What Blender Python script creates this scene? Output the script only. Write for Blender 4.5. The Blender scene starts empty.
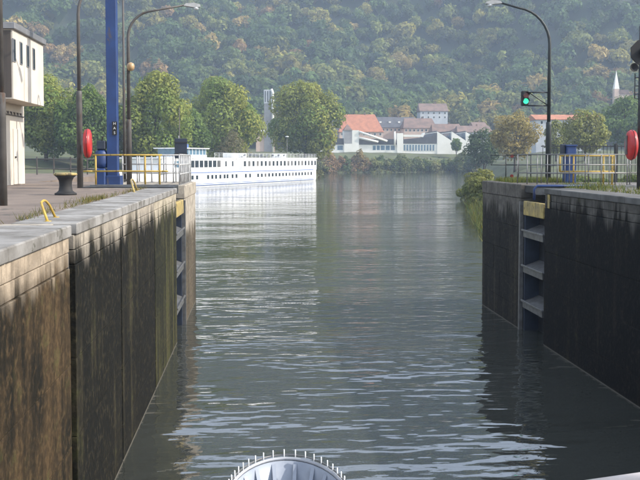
import bpy, math, random
import numpy as np
from mathutils import Vector, Matrix

S = bpy.context.scene
COL = S.collection
R = math.radians
rnd = random.Random(11)
NP = np.random.default_rng(5)

# ------------------------------------------------------------------ camera
EYE = 6.09                     # eye above the water; lock 12 m wide
F = 900.0                      # focal length in photo pixels (640 wide)
TP = 0.047                     # tangent of the downward pitch
SY = 159.0 - (240.0 - F * TP)  # rest of the horizon offset: frame shift in pixels
PITCH = math.atan(TP)
YAW = math.atan(60.0 * math.cos(PITCH) / F)
cam_d = bpy.data.cameras.new('camera')
cam = bpy.data.objects.new('camera', cam_d)
COL.objects.link(cam)
cam.location = (0, 0, EYE)
cam.rotation_euler = (math.pi / 2 - PITCH, 0, -YAW)
cam_d.sensor_width = 36.0
cam_d.lens = 36.0 * F / 640.0
cam_d.shift_y = SY / 640.0
cam_d.clip_end = 6000
cam_d.clip_start = 0.05
S.camera = cam
_m = Matrix.Rotation(-YAW, 3, 'Z') @ Matrix.Rotation(math.pi / 2 - PITCH, 3, 'X')
_R, _U, _Fw = _m @ Vector((1, 0, 0)), _m @ Vector((0, 1, 0)), _m @ Vector((0, 0, -1))


def ray(px, py):
    return _Fw + _R * ((px - 320) / F) + _U * ((240 - (py - SY)) / F)


def at_z(px, py, z):
    d = ray(px, py)
    return Vector((0, 0, EYE)) + d * ((z - EYE) / d.z)


def at_y(px, py, y):
    d = ray(px, py)
    return Vector((0, 0, EYE)) + d * (y / d.y)


# ------------------------------------------------------------------ sky, sun, exposure
SUN_AZ, SUN_EL = 103.0, 36.0     # degrees clockwise from +Y, above horizon
w = bpy.data.worlds.new('World')
S.world = w
w.use_nodes = True
nt = w.node_tree
bg = nt.nodes['Background']
sky = nt.nodes.new('ShaderNodeTexSky')
sky.sky_type = 'NISHITA'
sky.sun_disc = False
sky.sun_elevation = R(SUN_EL)
sky.sun_rotation = R(SUN_AZ)
sky.dust_density = 1.5
sky.air_density = 1.0
# thin, even veil of high cloud over the whole sky
veil = nt.nodes.new('ShaderNodeMix')
veil.data_type = 'RGBA'
veil.blend_type = 'ADD'
veil.inputs[0].default_value = 1.0
nt.links.new(sky.outputs[0], veil.inputs[6])
veil.inputs[7].default_value = (4.0, 4.2, 4.5, 1)
nt.links.new(veil.outputs[2], bg.inputs[0])
bg.inputs[1].default_value = 0.15
sun_d = bpy.data.lights.new('sun', 'SUN')
sun_d.energy = 5.0
sun_d.angle = R(0.6)
sun_d.color = (1.0, 0.935, 0.84)
sun = bpy.data.objects.new('sun', sun_d)
COL.objects.link(sun)
sdir = Vector((math.sin(R(SUN_AZ)) * math.cos(R(SUN_EL)), math.cos(R(SUN_AZ)) * math.cos(R(SUN_EL)), math.sin(R(SUN_EL))))
sun.rotation_euler = sdir.to_track_quat('Z', 'Y').to_euler()
sun.location = (60, 0, 60)
S.view_settings.view_transform = 'Standard'
S.view_settings.look = 'None'
S.view_settings.gamma = 1
S.view_settings.use_curve_mapping = False
S.view_settings.exposure = 0.44
S.render.engine = 'CYCLES'
S.cycles.use_denoising = True
S.cycles.max_bounces = 6
S.cycles.transparent_max_bounces = 6
S.cycles.volume_bounces = 1
S.cycles.caustics_reflective = False
S.cycles.caustics_refractive = False

# ------------------------------------------------------------------ helpers
ORG = {}


def link(o, parent=None):
    COL.objects.link(o)
    if parent is not None:
        o.parent = parent
    return o


def tag(o, label=None, cat=None, group=None, kind=None):
    for k, v in (('label', label), ('category', cat), ('group', group), ('kind', kind)):
        if v:
            o[k] = v
    return o


def thing(name, label, cat, loc=(0, 0, 0), rz=0.0, group=None):
    o = bpy.data.objects.new(name, None)
    o.empty_display_size = 0.2
    link(o)
    o.location = loc
    o.rotation_euler = (0, 0, rz)
    ORG[o.name] = Vector(loc)
    return tag(o, label, cat, group)


def copy_tree(o, parent=None):
    c = o.copy()
    link(c)
    c.parent = parent
    ORG[c.name] = ORG.get(o.name, Vector())
    for ch in list(o.children):
        copy_tree(ch, c)
    return c


class MB:
    def __init__(s):
        s.v, s.f, s.sm = [], [], []

    def add(s, vs, fs, smooth=False):
        b = len(s.v)
        s.v += [tuple(p) for p in vs]
        s.f += [tuple(i + b for i in f) for f in fs]
        s.sm += [smooth] * len(fs)
        return s

    def box(s, x0, x1, y0, y1, z0, z1, ch=0.0):
        x0, x1 = min(x0, x1), max(x0, x1)
        y0, y1 = min(y0, y1), max(y0, y1)
        z0, z1 = min(z0, z1), max(z0, z1)
        if ch <= 0:
            vs = [(x, y, z) for z in (z0, z1) for y in (y0, y1) for x in (x0, x1)]
            fs = [(0, 2, 3, 1), (4, 5, 7, 6), (0, 1, 5, 4), (2, 6, 7, 3), (0, 4, 6, 2), (1, 3, 7, 5)]
            return s.add(vs, fs)
        lo, hi = (x0, y0, z0), (x1, y1, z1)
        vs, idx = [], {}
        for c in range(8):
            b = [(c >> k) & 1 for k in range(3)]
            for ax in range(3):
                p = [hi[k] if b[k] else lo[k] for k in range(3)]
                for k in range(3):
                    if k != ax:
                        p[k] += -ch if b[k] else ch
                idx[(c, ax)] = len(vs)
                vs.append(tuple(p))
        fs = []
        ctr = [(lo[k] + hi[k]) / 2 for k in range(3)]

        def put(ids):
            a, b_, c_ = (Vector(vs[ids[k]]) for k in range(3))
            n = (b_ - a).cross(c_ - a)
            m = sum((Vector(vs[i]) for i in ids), Vector()) / len(ids) - Vector(ctr)
            fs.append(tuple(ids) if n.dot(m) > 0 else tuple(reversed(ids)))
        for ax in range(3):
            o1, o2 = [k for k in range(3) if k != ax]
            for sgn in (0, 1):
                put([idx[((sgn << ax) | (a << o1) | (b << o2), ax)] for a, b in ((0, 0), (1, 0), (1, 1), (0, 1))])
        for ax in range(3):
            o1, o2 = [k for k in range(3) if k != ax]
            for a in (0, 1):
                for b in (0, 1):
                    c0 = (a << o1) | (b << o2)
                    c1 = c0 | (1 << ax)
                    put([idx[(c0, o1)], idx[(c1, o1)], idx[(c1, o2)], idx[(c0, o2)]])
        for c in range(8):
            put([idx[(c, 0)], idx[(c, 1)], idx[(c, 2)]])
        return s.add(vs, fs)

    def tube(s, path, r, n=8, caps=True, smooth=True, closed=False):
        P = [Vector(p) for p in path]
        rr = r if isinstance(r, (list, tuple)) else [r] * len(P)
        vs, fs = [], []
        k = len(P)
        up = None
        for i, p in enumerate(P):
            a = P[(i - 1) % k] if (i > 0 or closed) else p
            b = P[(i + 1) % k] if (i < k - 1 or closed) else p
            t = (b - a).normalized()
            if up is None:
                up = Vector((0, 0, 1)) if abs(t.z) < 0.9 else Vector((1, 0, 0))
            sx = t.cross(up).normalized()
            up = sx.cross(t).normalized()
            for j in range(n):
                an = 2 * math.pi * (j + .5) / n
                vs.append(p + (sx * math.cos(an) + up * math.sin(an)) * rr[i])
        for i in range(k if closed else k - 1):
            for j in range(n):
                q = (i + 1) % k
                fs.append((i * n + j, i * n + (j + 1) % n, q * n + (j + 1) % n, q * n + j))
        s.add(vs, [tuple(reversed(f)) for f in fs], smooth)
        if caps and not closed:
            b = len(s.v) - len(vs)
            s.f += [tuple(b + j for j in range(n)), tuple(b + (k - 1) * n + j for j in reversed(range(n)))]
            s.sm += [False, False]
        return s

    def lathe(s, prof, c=(0, 0, 0), n=24, axis='Z', smooth=True):
        vs, fs = [], []
        for r, h in prof:
            for j in range(n):
                a = 2 * math.pi * j / n
                u, v = r * math.cos(a), r * math.sin(a)
                p = {'Z': (u, v, h), 'X': (h, u, v), 'Y': (v, h, u)}[axis]
                vs.append((p[0] + c[0], p[1] + c[1], p[2] + c[2]))
        k = len(prof)
        for i in range(k - 1):
            for j in range(n):
                fs.append((i * n + j, i * n + (j + 1) % n, (i + 1) * n + (j + 1) % n, (i + 1) * n + j))
        s.add(vs, fs, smooth)
        b = len(s.v) - len(vs)
        s.f += [tuple(b + j for j in reversed(range(n))), tuple(b + (k - 1) * n + j for j in range(n))]
        s.sm += [False, False]
        return s

    def prism(s, poly, a0, a1, axis='Y'):
        # poly: list of 2D points, extruded along axis
        n = len(poly)

        def p3(u, v, a):
            return {'Y': (u, a, v), 'X': (a, u, v), 'Z': (u, v, a)}[axis]
        vs = [p3(u, v, a0) for u, v in poly] + [p3(u, v, a1) for u, v in poly]
        fs = [tuple(range(n)), tuple(reversed(range(n, 2 * n)))]
        fs += [(i, n + i, n + (i + 1) % n, (i + 1) % n) for i in range(n)]
        area = sum(poly[i][0] * poly[(i + 1) % n][1] - poly[(i + 1) % n][0] * poly[i][1] for i in range(n))
        flip = (area < 0) if axis in ('Y',) else (area > 0)
        if flip:
            fs = [tuple(reversed(f)) for f in fs]
        return s.add(vs, fs)

    def mesh(s, name, off=(0, 0, 0)):
        me = bpy.data.meshes.new(name)
        o = Vector(off)
        me.from_pydata([(p[0] - o.x, p[1] - o.y, p[2] - o.z) for p in s.v], [], s.f)
        me.polygons.foreach_set('use_smooth', s.sm)
        me.update()
        return me

    def build(s, name, mat, parent=None, local=False):
        off = Vector()
        if parent is not None and not local:
            off = ORG.get(parent.name, Vector())
        me = s.mesh(name, off)
        me.materials.append(mat)
        o = bpy.data.objects.new(name, me)
        link(o, parent)
        ORG[o.name] = ORG.get(parent.name, Vector()) if parent is not None else Vector()
        return o


# ------------------------------------------------------------------ materials
def new_mat(name):
    m = bpy.data.materials.new(name)
    m.use_nodes = True
    return m, m.node_tree.nodes, m.node_tree.links, m.node_tree.nodes['Principled BSDF']


def pm(name, c1, c2=None, scale=3.0, rough=0.6, metal=0.0, bump=0.0, stretch=(1, 1, 1), detail=5, lo=.35, hi=.65, bscale=None, wear=None):
    """Principled material, two tones mixed by noise in world space."""
    m, N, L, P = new_mat(name)
    P.inputs['Roughness'].default_value = rough
    P.inputs['Metallic'].default_value = metal
    c2 = c2 or tuple(x * .75 for x in c1)
    g = N.new('ShaderNodeNewGeometry')
    mp = N.new('ShaderNodeMapping')
    mp.inputs['Scale'].default_value = stretch
    n = N.new('ShaderNodeTexNoise')
    n.inputs['Scale'].default_value = scale
    n.inputs['Detail'].default_value = detail
    L.new(g.outputs['Position'], mp.inputs[0])
    L.new(mp.outputs[0], n.inputs[0])
    cr = N.new('ShaderNodeValToRGB')
    cr.color_ramp.elements[0].position = lo
    cr.color_ramp.elements[1].position = hi
    cr.color_ramp.elements[0].color = (*c2, 1)
    cr.color_ramp.elements[1].color = (*c1, 1)
    L.new(n.outputs[0], cr.inputs[0])
    out = cr.outputs[0]
    if wear:
        # (colour, amount, scale, stretch): chips and rust runs in patches of their own
        wc, amt, wsc, wst = wear
        wn = noise(N, L, g.outputs['Position'], wsc, 6, wst, .68, (7, 3, 5))
        out = mixc(N, L, map_range(N, L, wn, .64 - .12 * amt, .72 - .10 * amt, 0, .85), out, wc)
        L.new(map_range(N, L, wn, .5, .75, rough, min(1, rough + .3)), P.inputs['Roughness'])
    L.new(out, P.inputs['Base Color'])
    if bump:
        n2 = N.new('ShaderNodeTexNoise')
        n2.inputs['Scale'].default_value = bscale or scale * 6
        n2.inputs['Detail'].default_value = 6
        L.new(mp.outputs[0], n2.inputs[0])
        b = N.new('ShaderNodeBump')
        b.inputs['Strength'].default_value = 1
        b.inputs['Distance'].default_value = bump
        L.new(n2.outputs[0], b.inputs['Height'])
        L.new(b.outputs[0], P.inputs['Normal'])
    return m


def math_node(N, L, op, a, b=None, c=None, clamp=False):
    n = N.new('ShaderNodeMath')
    n.operation = op
    n.use_clamp = clamp
    for i, x in enumerate((a, b, c)):
        if x is None:
            continue
        if isinstance(x, (int, float)):
            n.inputs[i].default_value = x
        else:
            L.new(x, n.inputs[i])
    return n.outputs[0]


def map_range(N, L, x, a, b, c=0.0, d=1.0):
    n = N.new('ShaderNodeMapRange')
    n.interpolation_type = 'SMOOTHSTEP'
    n.inputs[1].default_value, n.inputs[2].default_value = a, b
    n.inputs[3].default_value, n.inputs[4].default_value = c, d
    L.new(x, n.inputs[0])
    return n.outputs[0]


def mixc(N, L, fac, a, b):
    n = N.new('ShaderNodeMix')
    n.data_type = 'RGBA'
    L.new(fac, n.inputs[0]) if not isinstance(fac, float) else setattr(n.inputs[0], 'default_value', fac)
    for k, x in ((6, a), (7, b)):
        if isinstance(x, tuple):
            n.inputs[k].default_value = (*x, 1)
        else:
            L.new(x, n.inputs[k])
    return n.outputs[2]


def noise(N, L, vec, scale, detail=4, stretch=None, rough=.5, loc=None):
    if stretch or loc:
        mp = N.new('ShaderNodeMapping')
        mp.inputs['Scale'].default_value = stretch or (1, 1, 1)
        mp.inputs['Location'].default_value = loc or (0, 0, 0)
        L.new(vec, mp.inputs[0])
        vec = mp.outputs[0]
    n = N.new('ShaderNodeTexNoise')
    n.inputs['Scale'].default_value = scale
    n.inputs['Detail'].default_value = detail
    n.inputs['Roughness'].default_value = rough
    L.new(vec, n.inputs[0])
    return n.outputs[0]


def wall_mat(name, clean, brown, dark, dark_bias, green_bias, edge=4.5, push=2.2, stripe=.9):
    """Old lock concrete: pale dry top, below it wet slime in streaks that run down."""
    m, N, L, P = new_mat(name)
    g = N.new('ShaderNodeNewGeometry')
    pos = g.outputs['Position']
    sx = N.new('ShaderNodeSeparateXYZ')
    L.new(pos, sx.inputs[0])
    z = sx.outputs['Z']
    streak = noise(N, L, pos, 1.0, 5, (.4, 2.6, .10))
    streak2 = noise(N, L, pos, 1.0, 4, (.8, 7.0, .22), loc=(3, 1, 5))
    big = noise(N, L, pos, .55, 4, (1, 1, .8), loc=(9, 2, 1))
    fine = noise(N, L, pos, 9.0, 6, (1, 1, 1), rough=.65)
    mid = noise(N, L, pos, 2.6, 5, (1, 1, 1.6), rough=.6, loc=(1, 7, 3))
    # stain line height, pushed about by the streaks
    zz = math_node(N, L, 'ADD', z, math_node(N, L, 'MULTIPLY', math_node(N, L, 'SUBTRACT', streak, .5), push))
    zz = math_node(N, L, 'ADD', zz, math_node(N, L, 'MULTIPLY', math_node(N, L, 'SUBTRACT', streak2, .5), push * .5))
    wet = map_range(N, L, zz, edge, edge - .5)
    cl = mixc(N, L, map_range(N, L, mid, .35, .68), tuple(c * .62 for c in clean), clean)
    cl = mixc(N, L, map_range(N, L, streak2, .52, .66, 0, .55), cl, tuple(c * .33 for c in clean))
    dk = math_node(N, L, 'ADD', math_node(N, L, 'MULTIPLY', streak, stripe), math_node(N, L, 'MULTIPLY', big, 1.6 - stripe))
    dk = math_node(N, L, 'ADD', dk, dark_bias)
    dk = map_range(N, L, dk, .66, .98)
    br = mixc(N, L, map_range(N, L, fine, .38, .66), tuple(c * .5 for c in brown), brown)
    br = mixc(N, L, map_range(N, L, mid, .56, .70, 0, .6), br, tuple(c * 1.7 for c in brown))
    gr = math_node(N, L, 'ADD', mid, green_bias)
    br = mixc(N, L, map_range(N, L, gr, .5, .75), br, (.052, .054, .018))
    dkc = mixc(N, L, math_node(N, L, 'MULTIPLY', map_range(N, L, fine, .46, .68), map_range(N, L, mid, .40, .62, .15, .9)), dark, tuple(c * .8 for c in brown))
    wetc = mixc(N, L, dk, br, dkc)
    col = mixc(N, L, wet, cl, wetc)
    scum = map_range(N, L, z, .05, .02)
    col = mixc(N, L, scum, col, (.12, .11, .09))
    L.new(col, P.inputs['Base Color'])
    P.inputs['Roughness'].default_value = .82
    P.inputs['Specular IOR Level'].default_value = .12
    b = N.new('ShaderNodeBump')
    b.inputs['Distance'].default_value = .02
    b.inputs['Strength'].default_value = .9
    L.new(math_node(N, L, 'ADD', fine, math_node(N, L, 'MULTIPLY', mid, .8)), b.inputs['Height'])
    L.new(b.outputs[0], P.inputs['Normal'])
    return m


def foliage_mat():
    m, N, L, P = new_mat('foliage')
    a = N.new('ShaderNodeAttribute')
    a.attribute_name = 'col'
    P.inputs['Roughness'].default_value = .65
    P.inputs['Specular IOR Level'].default_value = .25
    L.new(a.outputs['Color'], P.inputs['Base Color'])
    t = N.new('ShaderNodeBsdfTranslucent')
    L.new(a.outputs['Color'], t.inputs[0])
    mx = N.new('ShaderNodeMixShader')
    mx.inputs[0].default_value = .45
    L.new(P.outputs[0], mx.inputs[1])
    L.new(t.outputs[0], mx.inputs[2])
    L.new(mx.outputs[0], N['Material Output'].inputs[0])
    return m


def water_mat():
    m, N, L, P = new_mat('river_water')
    P.inputs['IOR'].default_value = 2.5
    P.inputs['Roughness'].default_value = .025
    g = N.new('ShaderNodeNewGeometry')
    pos = g.outputs['Position']
    silt = noise(N, L, pos, .02, 3)
    L.new(mixc(N, L, silt, (.034, .037, .031), (.043, .046, .039)), P.inputs['Base Color'])
    patch = map_range(N, L, noise(N, L, pos, .055, 3, (.55, 1.5, 1), loc=(3, 8, 0)), .47, .64)
    w1 = noise(N, L, pos, 1.0, 1, (.60, 1.35, 1), rough=.4)
    w2 = noise(N, L, pos, 1.0, 1, (1.35, 3.2, 1), rough=.4, loc=(5, 3, 0))
    w3 = noise(N, L, pos, 1.0, 2, (5.5, 9.0, 1), rough=.5, loc=(1, 9, 0))
    h = math_node(N, L, 'ADD', math_node(N, L, 'MULTIPLY', w1, WAVE[0]), math_node(N, L, 'MULTIPLY', w2, WAVE[1]))
    w0 = noise(N, L, pos, 1.0, 1, (.10, .24, 1), rough=.4, loc=(8, 1, 0))
    h = math_node(N, L, 'ADD', h, math_node(N, L, 'MULTIPLY', w0, .07))
    # the boat and the gates stir the lock; the open river lies calmer, with uneven patches
    sy = N.new('ShaderNodeSeparateXYZ')
    L.new(pos, sy.inputs[0])
    stir = map_range(N, L, sy.outputs['Y'], 22, 62, 1.0, .34)
    lull = map_range(N, L, noise(N, L, pos, .16, 2, (.5, 1.2, 1), loc=(2, 4, 0)), .35, .65, .55, 1.4)
    h = math_node(N, L, 'MULTIPLY', h, math_node(N, L, 'MULTIPLY', stir, lull))
    fine = math_node(N, L, 'MULTIPLY', w3, math_node(N, L, 'MULTIPLY_ADD', patch, WAVE[3], WAVE[2]))
    h = math_node(N, L, 'ADD', h, fine)
    b = N.new('ShaderNodeBump')
    b.inputs['Distance'].default_value = 1.0
    b.inputs['Strength'].default_value = 1.0
    L.new(h, b.inputs['Height'])
    L.new(b.outputs[0], P.inputs['Normal'])
    return m


WAVE = (.066, .036, .0016, .0095)
M = {}
M['water'] = water_mat()
M['foliage'] = foliage_mat()
M['bark'] = pm('bark', (.10, .075, .05), (.05, .04, .03), 2.0, .9, bump=.02)
M['wall_tan'] = wall_mat('lock_wall_tan', (.42, .34, .25), (.095, .062, .031), (.010, .009, .006), .07, -.02, 4.86, 1.0, .6)
M['wall_dark'] = wall_mat('lock_wall_dark', (.42, .37, .30), (.055, .046, .027), (.006, .006, .0045), .20, .03, 4.97, 1.4)
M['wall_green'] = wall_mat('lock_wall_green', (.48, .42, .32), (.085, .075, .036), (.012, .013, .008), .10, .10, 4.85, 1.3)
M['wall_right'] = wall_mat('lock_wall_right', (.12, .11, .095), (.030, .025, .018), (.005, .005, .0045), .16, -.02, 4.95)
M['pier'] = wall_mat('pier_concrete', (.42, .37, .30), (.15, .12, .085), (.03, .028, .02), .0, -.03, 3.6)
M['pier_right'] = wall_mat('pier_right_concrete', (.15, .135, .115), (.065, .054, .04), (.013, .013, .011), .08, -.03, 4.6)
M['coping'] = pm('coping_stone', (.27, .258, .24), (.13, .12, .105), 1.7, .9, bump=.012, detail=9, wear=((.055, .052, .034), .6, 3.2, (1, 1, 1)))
M['coping_shade'] = pm('shade_toned_coping', (.12, .115, .105), (.06, .057, .05), 1.7, .88, bump=.006)  # right coping: shade put into the colour, a darkened copy of the left stone
M['paving_shade'] = pm('shade_toned_quay_paving', (.15, .13, .115), (.09, .08, .07), .6, .9, bump=.006, detail=8, bscale=9)  # right quay paving, darkened in its colour to stand for shade
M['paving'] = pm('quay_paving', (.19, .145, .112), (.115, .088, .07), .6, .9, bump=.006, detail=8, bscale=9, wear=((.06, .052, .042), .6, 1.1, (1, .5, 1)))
M['terrain'] = pm('grass_ground', (.085, .10, .034), (.05, .052, .024), .12, .95, bump=.05, detail=8)
M['hill'] = pm('forest_floor', (.035, .05, .018), (.02, .028, .012), .05, .95, detail=8)
M['dark_steel'] = pm('dark_steel', (.035, .037, .04), (.02, .02, .02), 4, .5, .2)
M['galv'] = pm('galvanised_steel', (.20, .20, .195), (.13, .125, .12), 5, .45, .5)
M['galv_pale'] = pm('pale_galvanised_rail', (.42, .42, .41), (.30, .295, .29), 5, .5)
M['pole'] = pm('grey_brown_pole_paint', (.085, .078, .072), (.055, .05, .045), 3, .6, wear=((.07, .04, .025), .5, 6, (1, 1, .3)))
M['pole_green'] = pm('dark_green_pole_paint', (.026, .034, .034), (.016, .02, .021), 3, .55, wear=((.05, .032, .02), .4, 6, (1, 1, .3)))
M['blue'] = pm('blue_paint', (.013, .046, .165), (.009, .03, .11), 1.6, .5, bump=.002, wear=((.07, .06, .06), .55, 3.5, (1, 1, .35)))
M['dark_blue'] = pm('dark_blue_paint', (.022, .032, .055), (.014, .02, .032), 2, .5)
M['yellow'] = pm('yellow_paint', (.48, .33, .055), (.34, .22, .04), 5, .55, wear=((.11, .055, .025), .5, 9, (1, 1, 1)))
M['yellow_old'] = pm('worn_yellow_paint', (.45, .33, .10), (.24, .19, .09), 3, .65, wear=((.06, .05, .035), .8, 5, (1, 1, .5)))
M['red'] = pm('red_plastic', (.50, .025, .022), (.36, .02, .02), 3, .45, wear=((.30, .10, .08), .3, 7, (1, 1, .5)))
M['cream'] = pm('cream_render', (.60, .54, .46), (.50, .45, .385), .9, .85, bump=.004, wear=((.33, .29, .24), .45, 1.6, (1, 1, .15)))
M['front_shade'] = pm('dark_brown_front_shade', (.075, .058, .046), (.05, .04, .032), 1.5, .6, stretch=(6, 1, .3))  # dark brown that paints shade on the control building's front
M['roof_metal'] = pm('grey_roof_edge', (.22, .22, .225), (.15, .15, .155), 2, .5, .2)
M['white'] = pm('white_ship_paint', (.80, .80, .79), (.70, .70, .68), .7, .4, wear=((.50, .46, .40), .35, .9, (1, 1, .18)))
M['white_wall'] = pm('white_render', (.82, .79, .71), (.74, .71, .63), .25, .85)
M['ship_blue'] = pm('blue_ship_stripe', (.10, .18, .42), (.08, .14, .34), 1, .4)
M['glass'] = pm('dark_window_glass', (.035, .045, .055), (.02, .028, .035), 1, .08)
M['curtain'] = pm('curtained_window', (.20, .19, .175), (.06, .065, .07), 2.5, .15, stretch=(1, 1, .2))
M['glass_blue'] = pm('blue_window_glass', (.12, .20, .26), (.08, .14, .19), 1, .1)
M['roof_red'] = pm('red_roof_tiles', (.42, .17, .09), (.30, .12, .07), .5, .85)
M['roof_brown'] = pm('brown_roof_tiles', (.20, .13, .10), (.13, .09, .075), .4, .85)
M['roof_dark'] = pm('dark_slate_roof', (.085, .085, .09), (.055, .055, .06), .4, .75)
M['concrete'] = pm('grey_concrete', (.34, .33, .32), (.25, .24, .24), .3, .85)
M['house_pink'] = pm('pale_pink_render', (.58, .43, .34), (.50, .37, .29), .3, .85)
M['house_grey'] = pm('pale_grey_render', (.48, .49, .50), (.40, .41, .43), .3, .85)
M['lamp_glass'] = pm('frosted_lamp_glass', (.70, .72, .72), (.6, .62, .62), 4, .3)
M['globe'] = pm('amber_globe_glass', (.45, .30, .15), (.36, .24, .12), 6, .35)
M['black'] = pm('black_plastic', (.009, .009, .010), (.016, .015, .014), 4, .75)
M['bow_paint'] = pm('pale_blue_grey_boat_paint', (.33, .36, .41), (.23, .255, .30), 2.5, .4)
M['bow_deck'] = pm('light_grey_boat_deck', (.42, .43, .45), (.33, .34, .36), 4, .6)
M['rail_beige'] = pm('beige_boat_rail_paint', (.55, .48, .44), (.45, .39, .35), 3, .5)
M['red_dim'] = pm('unlit_red_lens', (.16, .01, .01), (.10, .01, .01), 8, .2)
m, N_, L_, P_ = new_mat('green_signal_light')
P_.inputs['Base Color'].default_value = (.02, .5, .28, 1)
P_.inputs['Emission Color'].default_value = (.05, .95, .50, 1)
P_.inputs['Emission Strength'].default_value = .75
M['green_light'] = m

# ------------------------------------------------------------------ levels and plan of the place
G = 5.13                       # quay level above the water
XL, XR = -2.76, 9.24           # lock wall faces
BASIN = [(-6, 20), (-6, 39.2), (-12, 70), (-33, 168), (-30, 186), (8, 268), (21, 300), (25, 391), (63, 405), (92, 420), (92, 340), (60, 220),
         (26, 112), (15.5, 60), (13, 37.2), (13, 20)]


def basin_dist(X, Y):
    """Distance to the water's edge, negative over the water."""
    X, Y = np.asarray(X, float), np.asarray(Y, float)
    d = np.full(X.shape, 1e9)
    ins = np.zeros(X.shape, bool)
    k = len(BASIN)
    for i in range(k):
        (x0, y0), (x1, y1) = BASIN[i], BASIN[(i + 1) % k]
        ex, ey = x1 - x0, y1 - y0
        t = np.clip(((X - x0) * ex + (Y - y0) * ey) / (ex * ex + ey * ey), 0, 1)
        d = np.minimum(d, np.hypot(X - x0 - t * ex, Y - y0 - t * ey))
        c = (y0 > Y) != (y1 > Y)
        xi = x0 + (Y - y0) * ex / (ey if ey else 1e-9)
        ins ^= c & (X < xi)
    return np.where(ins, -d, d)


def sstep(x, a, b):
    t = np.clip((x - a) / (b - a), 0, 1)
    return t * t * (3 - 2 * t)


def ground(X, Y):
    X, Y = np.asarray(X, float), np.asarray(Y, float)
    d = basin_dist(X, Y)
    base = 4.6 + 4.6 * sstep(Y, 90, 380)
    h = -2.5 + 2.5 * np.clip(1 + d / 3, 0, 1)
    h = np.where(d > 0, .55 * base * sstep(d, -1, 7) + .45 * base * sstep(d, 4, 34), h)
    lump = .35 * np.sin(X * .21 + 1.3) * np.sin(Y * .17) * np.clip(d / 20, 0, 1) * np.clip((Y - 60) / 40, 0, 1)
    ys = 462 + 18 * np.sin(X / 130 + .6)
    t = Y - ys
    hill = np.where(t < 0, 0, np.where(t < 90, .0013 * t * t, 10.5 + .234 * (t - 90) + .0011 * np.clip(t - 90, 0, 140) ** 2
                                       + .58 * np.clip(t - 230, 0, None)))
    und = 26 * np.sin(X / 74 + .9 + Y / 260) + 13 * np.sin(X / 33 - Y / 90 + 2) + 8 * np.sin(Y / 47 + X / 58)
    hill = hill + und * sstep(t, 90, 330)
    cap = 415 + 18 * np.sin(X / 160 + 1) + 8 * np.sin(X / 47)
    hill = np.where(hill > cap, cap + (hill - cap) * .04, hill)
    return h + lump + hill


def ground1(x, y):
    return float(ground(np.array([x]), np.array([y]))[0])


def grid_obj(name, xs, ys, fn, mats, pick=None):
    X, Y = np.meshgrid(xs, ys)
    Z = fn(X, Y)
    nx, ny = len(xs), len(ys)
    co = np.stack([X, Y, Z], -1).reshape(-1, 3)
    i = (np.arange(ny - 1)[:, None] * nx + np.arange(nx - 1)[None, :]).reshape(-1)
    q = np.stack([i, i + 1, i + nx + 1, i + nx], -1)
    me = bpy.data.meshes.new(name)
    fill_mesh(me, co, q)
    for mm in mats:
        me.materials.append(mm)
    if pick is not None:
        c = co[q].mean(1)
        me.polygons.foreach_set('material_index', pick(c).astype(np.int32))
    me.polygons.foreach_set('use_smooth', np.ones(len(q), bool))
    o = bpy.data.objects.new(name, me)
    link(o)
    return o


def fill_mesh(me, co, quads):
    nv, nf = len(co), len(quads)
    me.vertices.add(nv)
    me.vertices.foreach_set('co', np.ascontiguousarray(co, np.float32).reshape(-1))
    me.loops.add(nf * 4)
    me.loops.foreach_set('vertex_index', np.ascontiguousarray(quads, np.int32).reshape(-1))
    me.polygons.add(nf)
    me.polygons.foreach_set('loop_start', np.arange(0, nf * 4, 4, dtype=np.int32))
    me.update(calc_edges=True)


xs = np.unique(np.concatenate([np.arange(-760, -100, 20), np.arange(-100, 140, 3.0), np.arange(140, 940, 20), np.arange(-30, 40, 1.0)]))
ys = np.unique(np.concatenate([np.arange(36, 70, 1.0), np.arange(70, 300, 4), np.arange(300, 470, 5), np.arange(470, 1320, 12)]))
terrain = grid_obj('terrain', xs, ys, ground, [M['terrain'], M['hill']], lambda c: (c[:, 1] > 500) & (c[:, 2] > 20))
tag(terrain, 'grassy river banks rising into the wooded hillside', None, None, 'structure')

mb = MB()
mb.add([(-140, -60, 0), (240, -60, 0), (240, 470, 0), (-140, 470, 0)], [(0, 1, 2, 3)])
river = tag(mb.build('river', M['water']), 'grey green rippled river water in the lock and beyond', None, None, 'structure')


# ------------------------------------------------------------------ foliage
def leaf_quads(cent, nrm, size, rng):
    """Leaf-clump quads at cent facing roughly nrm: returns verts (n*4,3) and quads."""
    n = len(cent)
    nrm = nrm / np.maximum(np.linalg.norm(nrm, axis=1, keepdims=True), 1e-6)
    a = rng.normal(size=(n, 3))
    t = np.cross(nrm, a)
    t /= np.maximum(np.linalg.norm(t, axis=1, keepdims=True), 1e-6)
    b = np.cross(nrm, t)
    s = np.asarray(size).reshape(-1, 1)
    l, wd = s * rng.uniform(.75, 1.35, (n, 1)), s * rng.uniform(.45, .85, (n, 1))
    k = rng.uniform(-.35, .35, (n, 1)) * s
    co = np.stack([cent - t * l, cent - b * wd + nrm * k, cent + t * l, cent + b * wd + nrm * k], 1).reshape(-1, 3)
    return co, np.arange(n * 4).reshape(n, 4)


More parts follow.
